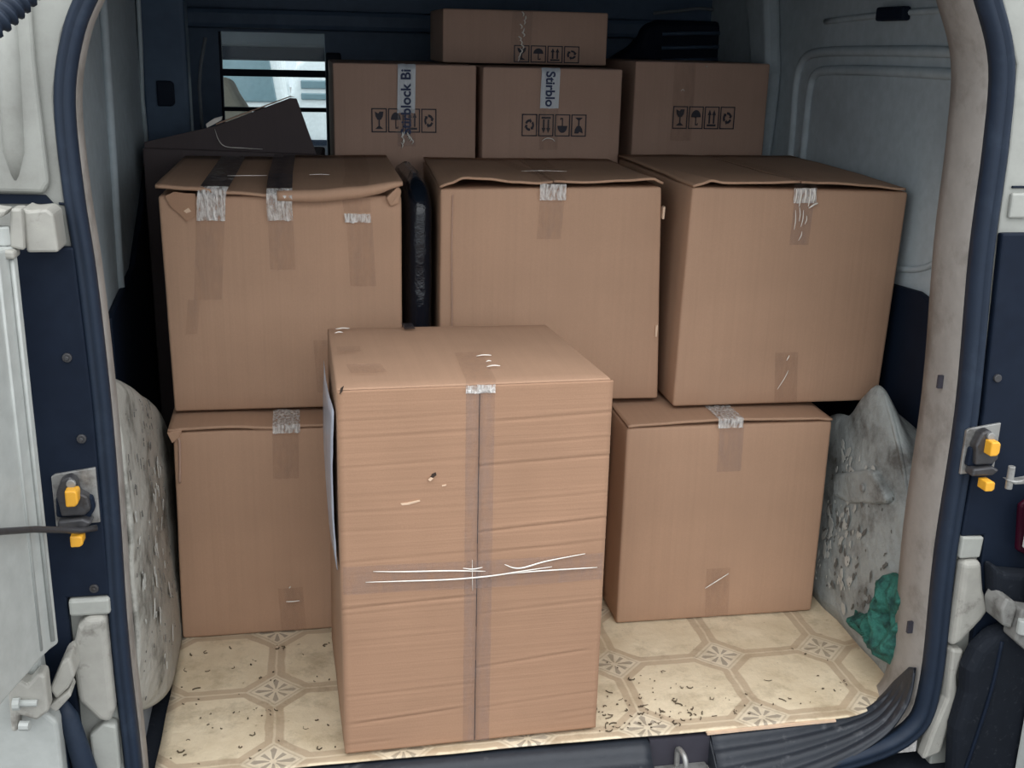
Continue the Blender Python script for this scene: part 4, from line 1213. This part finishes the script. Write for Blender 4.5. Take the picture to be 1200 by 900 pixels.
ridge(FB, [(0.176, -0.0075, 0.298), (0.19, -0.009, 0.296), (0.205, -0.0075, 0.297)], 0.0010)
# small tear, scratch, corner slit, small old tapes on the top
MB().prism([(0.127, 0.440), (0.131, 0.447), (0.136, 0.449), (0.137, 0.445), (0.132, 0.441), (0.129, 0.438)], -0.0062, -0.0050).build('puncture', 'hole', FB)
MB().prism([(0.125, 0.439), (0.128, 0.437), (0.132, 0.441), (0.1285, 0.4425)], -0.0085, -0.0060).build('torn_paper', 'torn', FB)
MB().prism([(0.086, 0.405), (0.096, 0.4055), (0.113, 0.4085), (0.114, 0.4065), (0.098, 0.4025), (0.088, 0.402)], -0.0062, -0.0050).build('torn_paper', 'torn', FB)
MB().prism([(0.145, 0.429), (0.151, 0.430), (0.151, 0.428), (0.145, 0.427)], -0.0062, -0.0050).build('torn_paper', 'torn', FB)
MB().prism([(0.004, 0.570), (0.006, 0.578), (0.010, 0.581), (0.008, 0.574)], -0.0062, -0.003).build('corner_slit', 'hole', FB)
tape(FB, [(0.137, 0.342, 0.5805), (0.137, 0.300, 0.5808)], 0.018, 'tape_k', 0.0003, seed=145)
tape(FB, [(0.045, 0.10, 0.5815), (0.05, 0.055, 0.5812)], 0.05, 'tape', 0.0003, seed=146)
tape(FB, [(0.03, 0.20, 0.5815), (0.03, 0.17, 0.5815)], 0.035, 'tape', 0.0003, seed=147)
for (xa, ya, xb) in ((0.215, 0.12, 0.238), (0.220, 0.062, 0.240), (0.018, 0.31, 0.040), (0.015, 0.285, 0.028), (0.224, 0.088, 0.232)):
    ridge(FB, [(xa, ya, 0.5818), ((xa + xb) / 2, ya + 0.003, 0.5824), (xb, ya + 0.002, 0.5818)], 0.0010)
# document pouch on the left side
rows = []
for k in range(13):
    z = 0.30 + 0.24 * k / 12
    rows.append([(-0.0035 - 0.004 * math.sin(math.pi * k / 12) - 0.003 * math.sin(math.pi * i / 8) - 0.001 * nz(0, i, k, 0.7, 3), 0.012 + 0.26 * i / 8, z) for i in range(9)])
grid('document_pouch', rows, 'label', FB, solid=0.001)

# ================================================================== GREEN RAG
rows = []
NA, NB = 70, 70
for i in range(NA + 1):
    u = i / NA
    z = 0.030 + 0.165 * u
    yhi = interp([(0.03, 1.665), (0.055, 1.690), (0.075, 1.640), (0.10, 1.625), (0.13, 1.612), (0.155, 1.625), (0.175, 1.60), (0.195, 1.555)], z)
    row = []
    for j in range(NB + 1):
        v = j / NB
        y = 1.50 + (yhi - 1.50) * v
        rim = min(1, 6 * v * 1.0, 7 * (1 - v), 7 * u, 6 * (1 - u))
        big = 1 - 2.2 * abs(nz(y + 0.3 * z, z - 0.5 * y, 0, 13, 5))
        sm_ = 1 - 2.2 * abs(nz(y - 0.6 * z, z + 0.3 * y, 0, 31, 9))
        x = 0.806 + 0.05 * max(0, z - 0.05) - rim * (0.014 + 0.017 * big + 0.011 * sm_)
        row.append((x, y + 0.004 * nz(y, z, 0, 60, 4), z + 0.004 * nz(y, z, 3, 60, 6)))
    rows.append(row)
rag = grid('rag', rows, 'green', None, solid=0.0025)
tag(rag, 'crumpled teal green rag stuffed beside the right wheel arch', 'rag')

# ================================================================== CAB SEAT, VEHICLES AHEAD
seat = empty('van_seat', (-0.46, 3.55, -0.40))
tag(seat, 'cream shoulder of a front seat seen through the bulkhead window', 'seat')
MB().prism([(-0.10, 0.30), (0.30, 0.30), (0.30, 1.10), (0.245, 1.13), (0.20, 1.16), (0.155, 1.21), (0.12, 1.265), (0.10, 1.31), (-0.10, 1.34)], 0.0, 0.12).build('backrest', 'cream', seat, bevel=0.02, seg=3)
MB().prism([(-0.10, 0.0), (0.34, 0.0), (0.34, 0.30), (-0.10, 0.30)], 0.0, 0.45).build('seat_base', 'navy', seat, bevel=0.02)
MB().tube([(0.225, -0.02, 1.165), (0.225, 0.03, 1.165)], 0.045, 16).build('belt_guide', 'navy', seat, bevel=0.01)


def vehicle(name, label, loc, prof, glass, depth, wheels, extra=()):
    t = empty(name, loc)
    tag(t, label, 'car')
    MB().prism(prof, 0.0, depth).build('body', 'carwhite', t, bevel=0.04, seg=3)
    for g in glass:
        MB().prism(g, -0.02, 0.03).build('side_window', 'carglass', t, bevel=0.01)
    for wx in wheels:
        for wy in (0.02, depth - 0.22):
            MB().tube([(wx, wy, 0.31), (wx, wy + 0.2, 0.31)], 0.31, 24).build('wheel', 'tyre', t, bevel=0.03)
    for nm, pts in extra:
        MB().prism(pts, -0.04, 0.0).build(nm, 'navy', t, bevel=0.01)
    return t


vehicle('parked_car', 'white car parked ahead, seen through the bulkhead window at left', (-4.25, 8.0, -0.55),
        [(0.0, 0.25), (4.0, 0.25), (4.05, 0.7), (4.03, 1.10), (3.97, 1.50), (3.9, 1.56), (1.8, 1.54), (1.0, 1.08), (0.1, 0.85)],
        [[(3.94, 1.165), (3.90, 1.44), (3.86, 1.47), (2.70, 1.47), (2.70, 1.165)], [(2.62, 1.165), (2.62, 1.47), (1.9, 1.46), (1.3, 1.165)]], 1.6, (0.8, 3.2),
        [('sill_moulding', [(0.9, 0.42), (3.9, 0.42), (3.9, 0.48), (0.9, 0.48)])])
vehicle('parked_van', 'white van with dark window bands parked behind the white car', (-0.235, 9.9, -0.55),
        [(0.0, 0.3), (4.2, 0.3), (4.2, 1.55), (0.25, 1.55), (0.06, 1.38), (0.0, 1.1)],
        [[(0.09, 1.18), (3.9, 1.18), (3.9, 1.25), (0.09, 1.25)], [(0.09, 1.09), (3.9, 1.09), (3.9, 1.145), (0.09, 1.145)]], 1.8, (0.9, 3.3),
        [('rub_strip', [(0.02, 0.70), (4.15, 0.70), (4.15, 0.76), (0.02, 0.76)])])
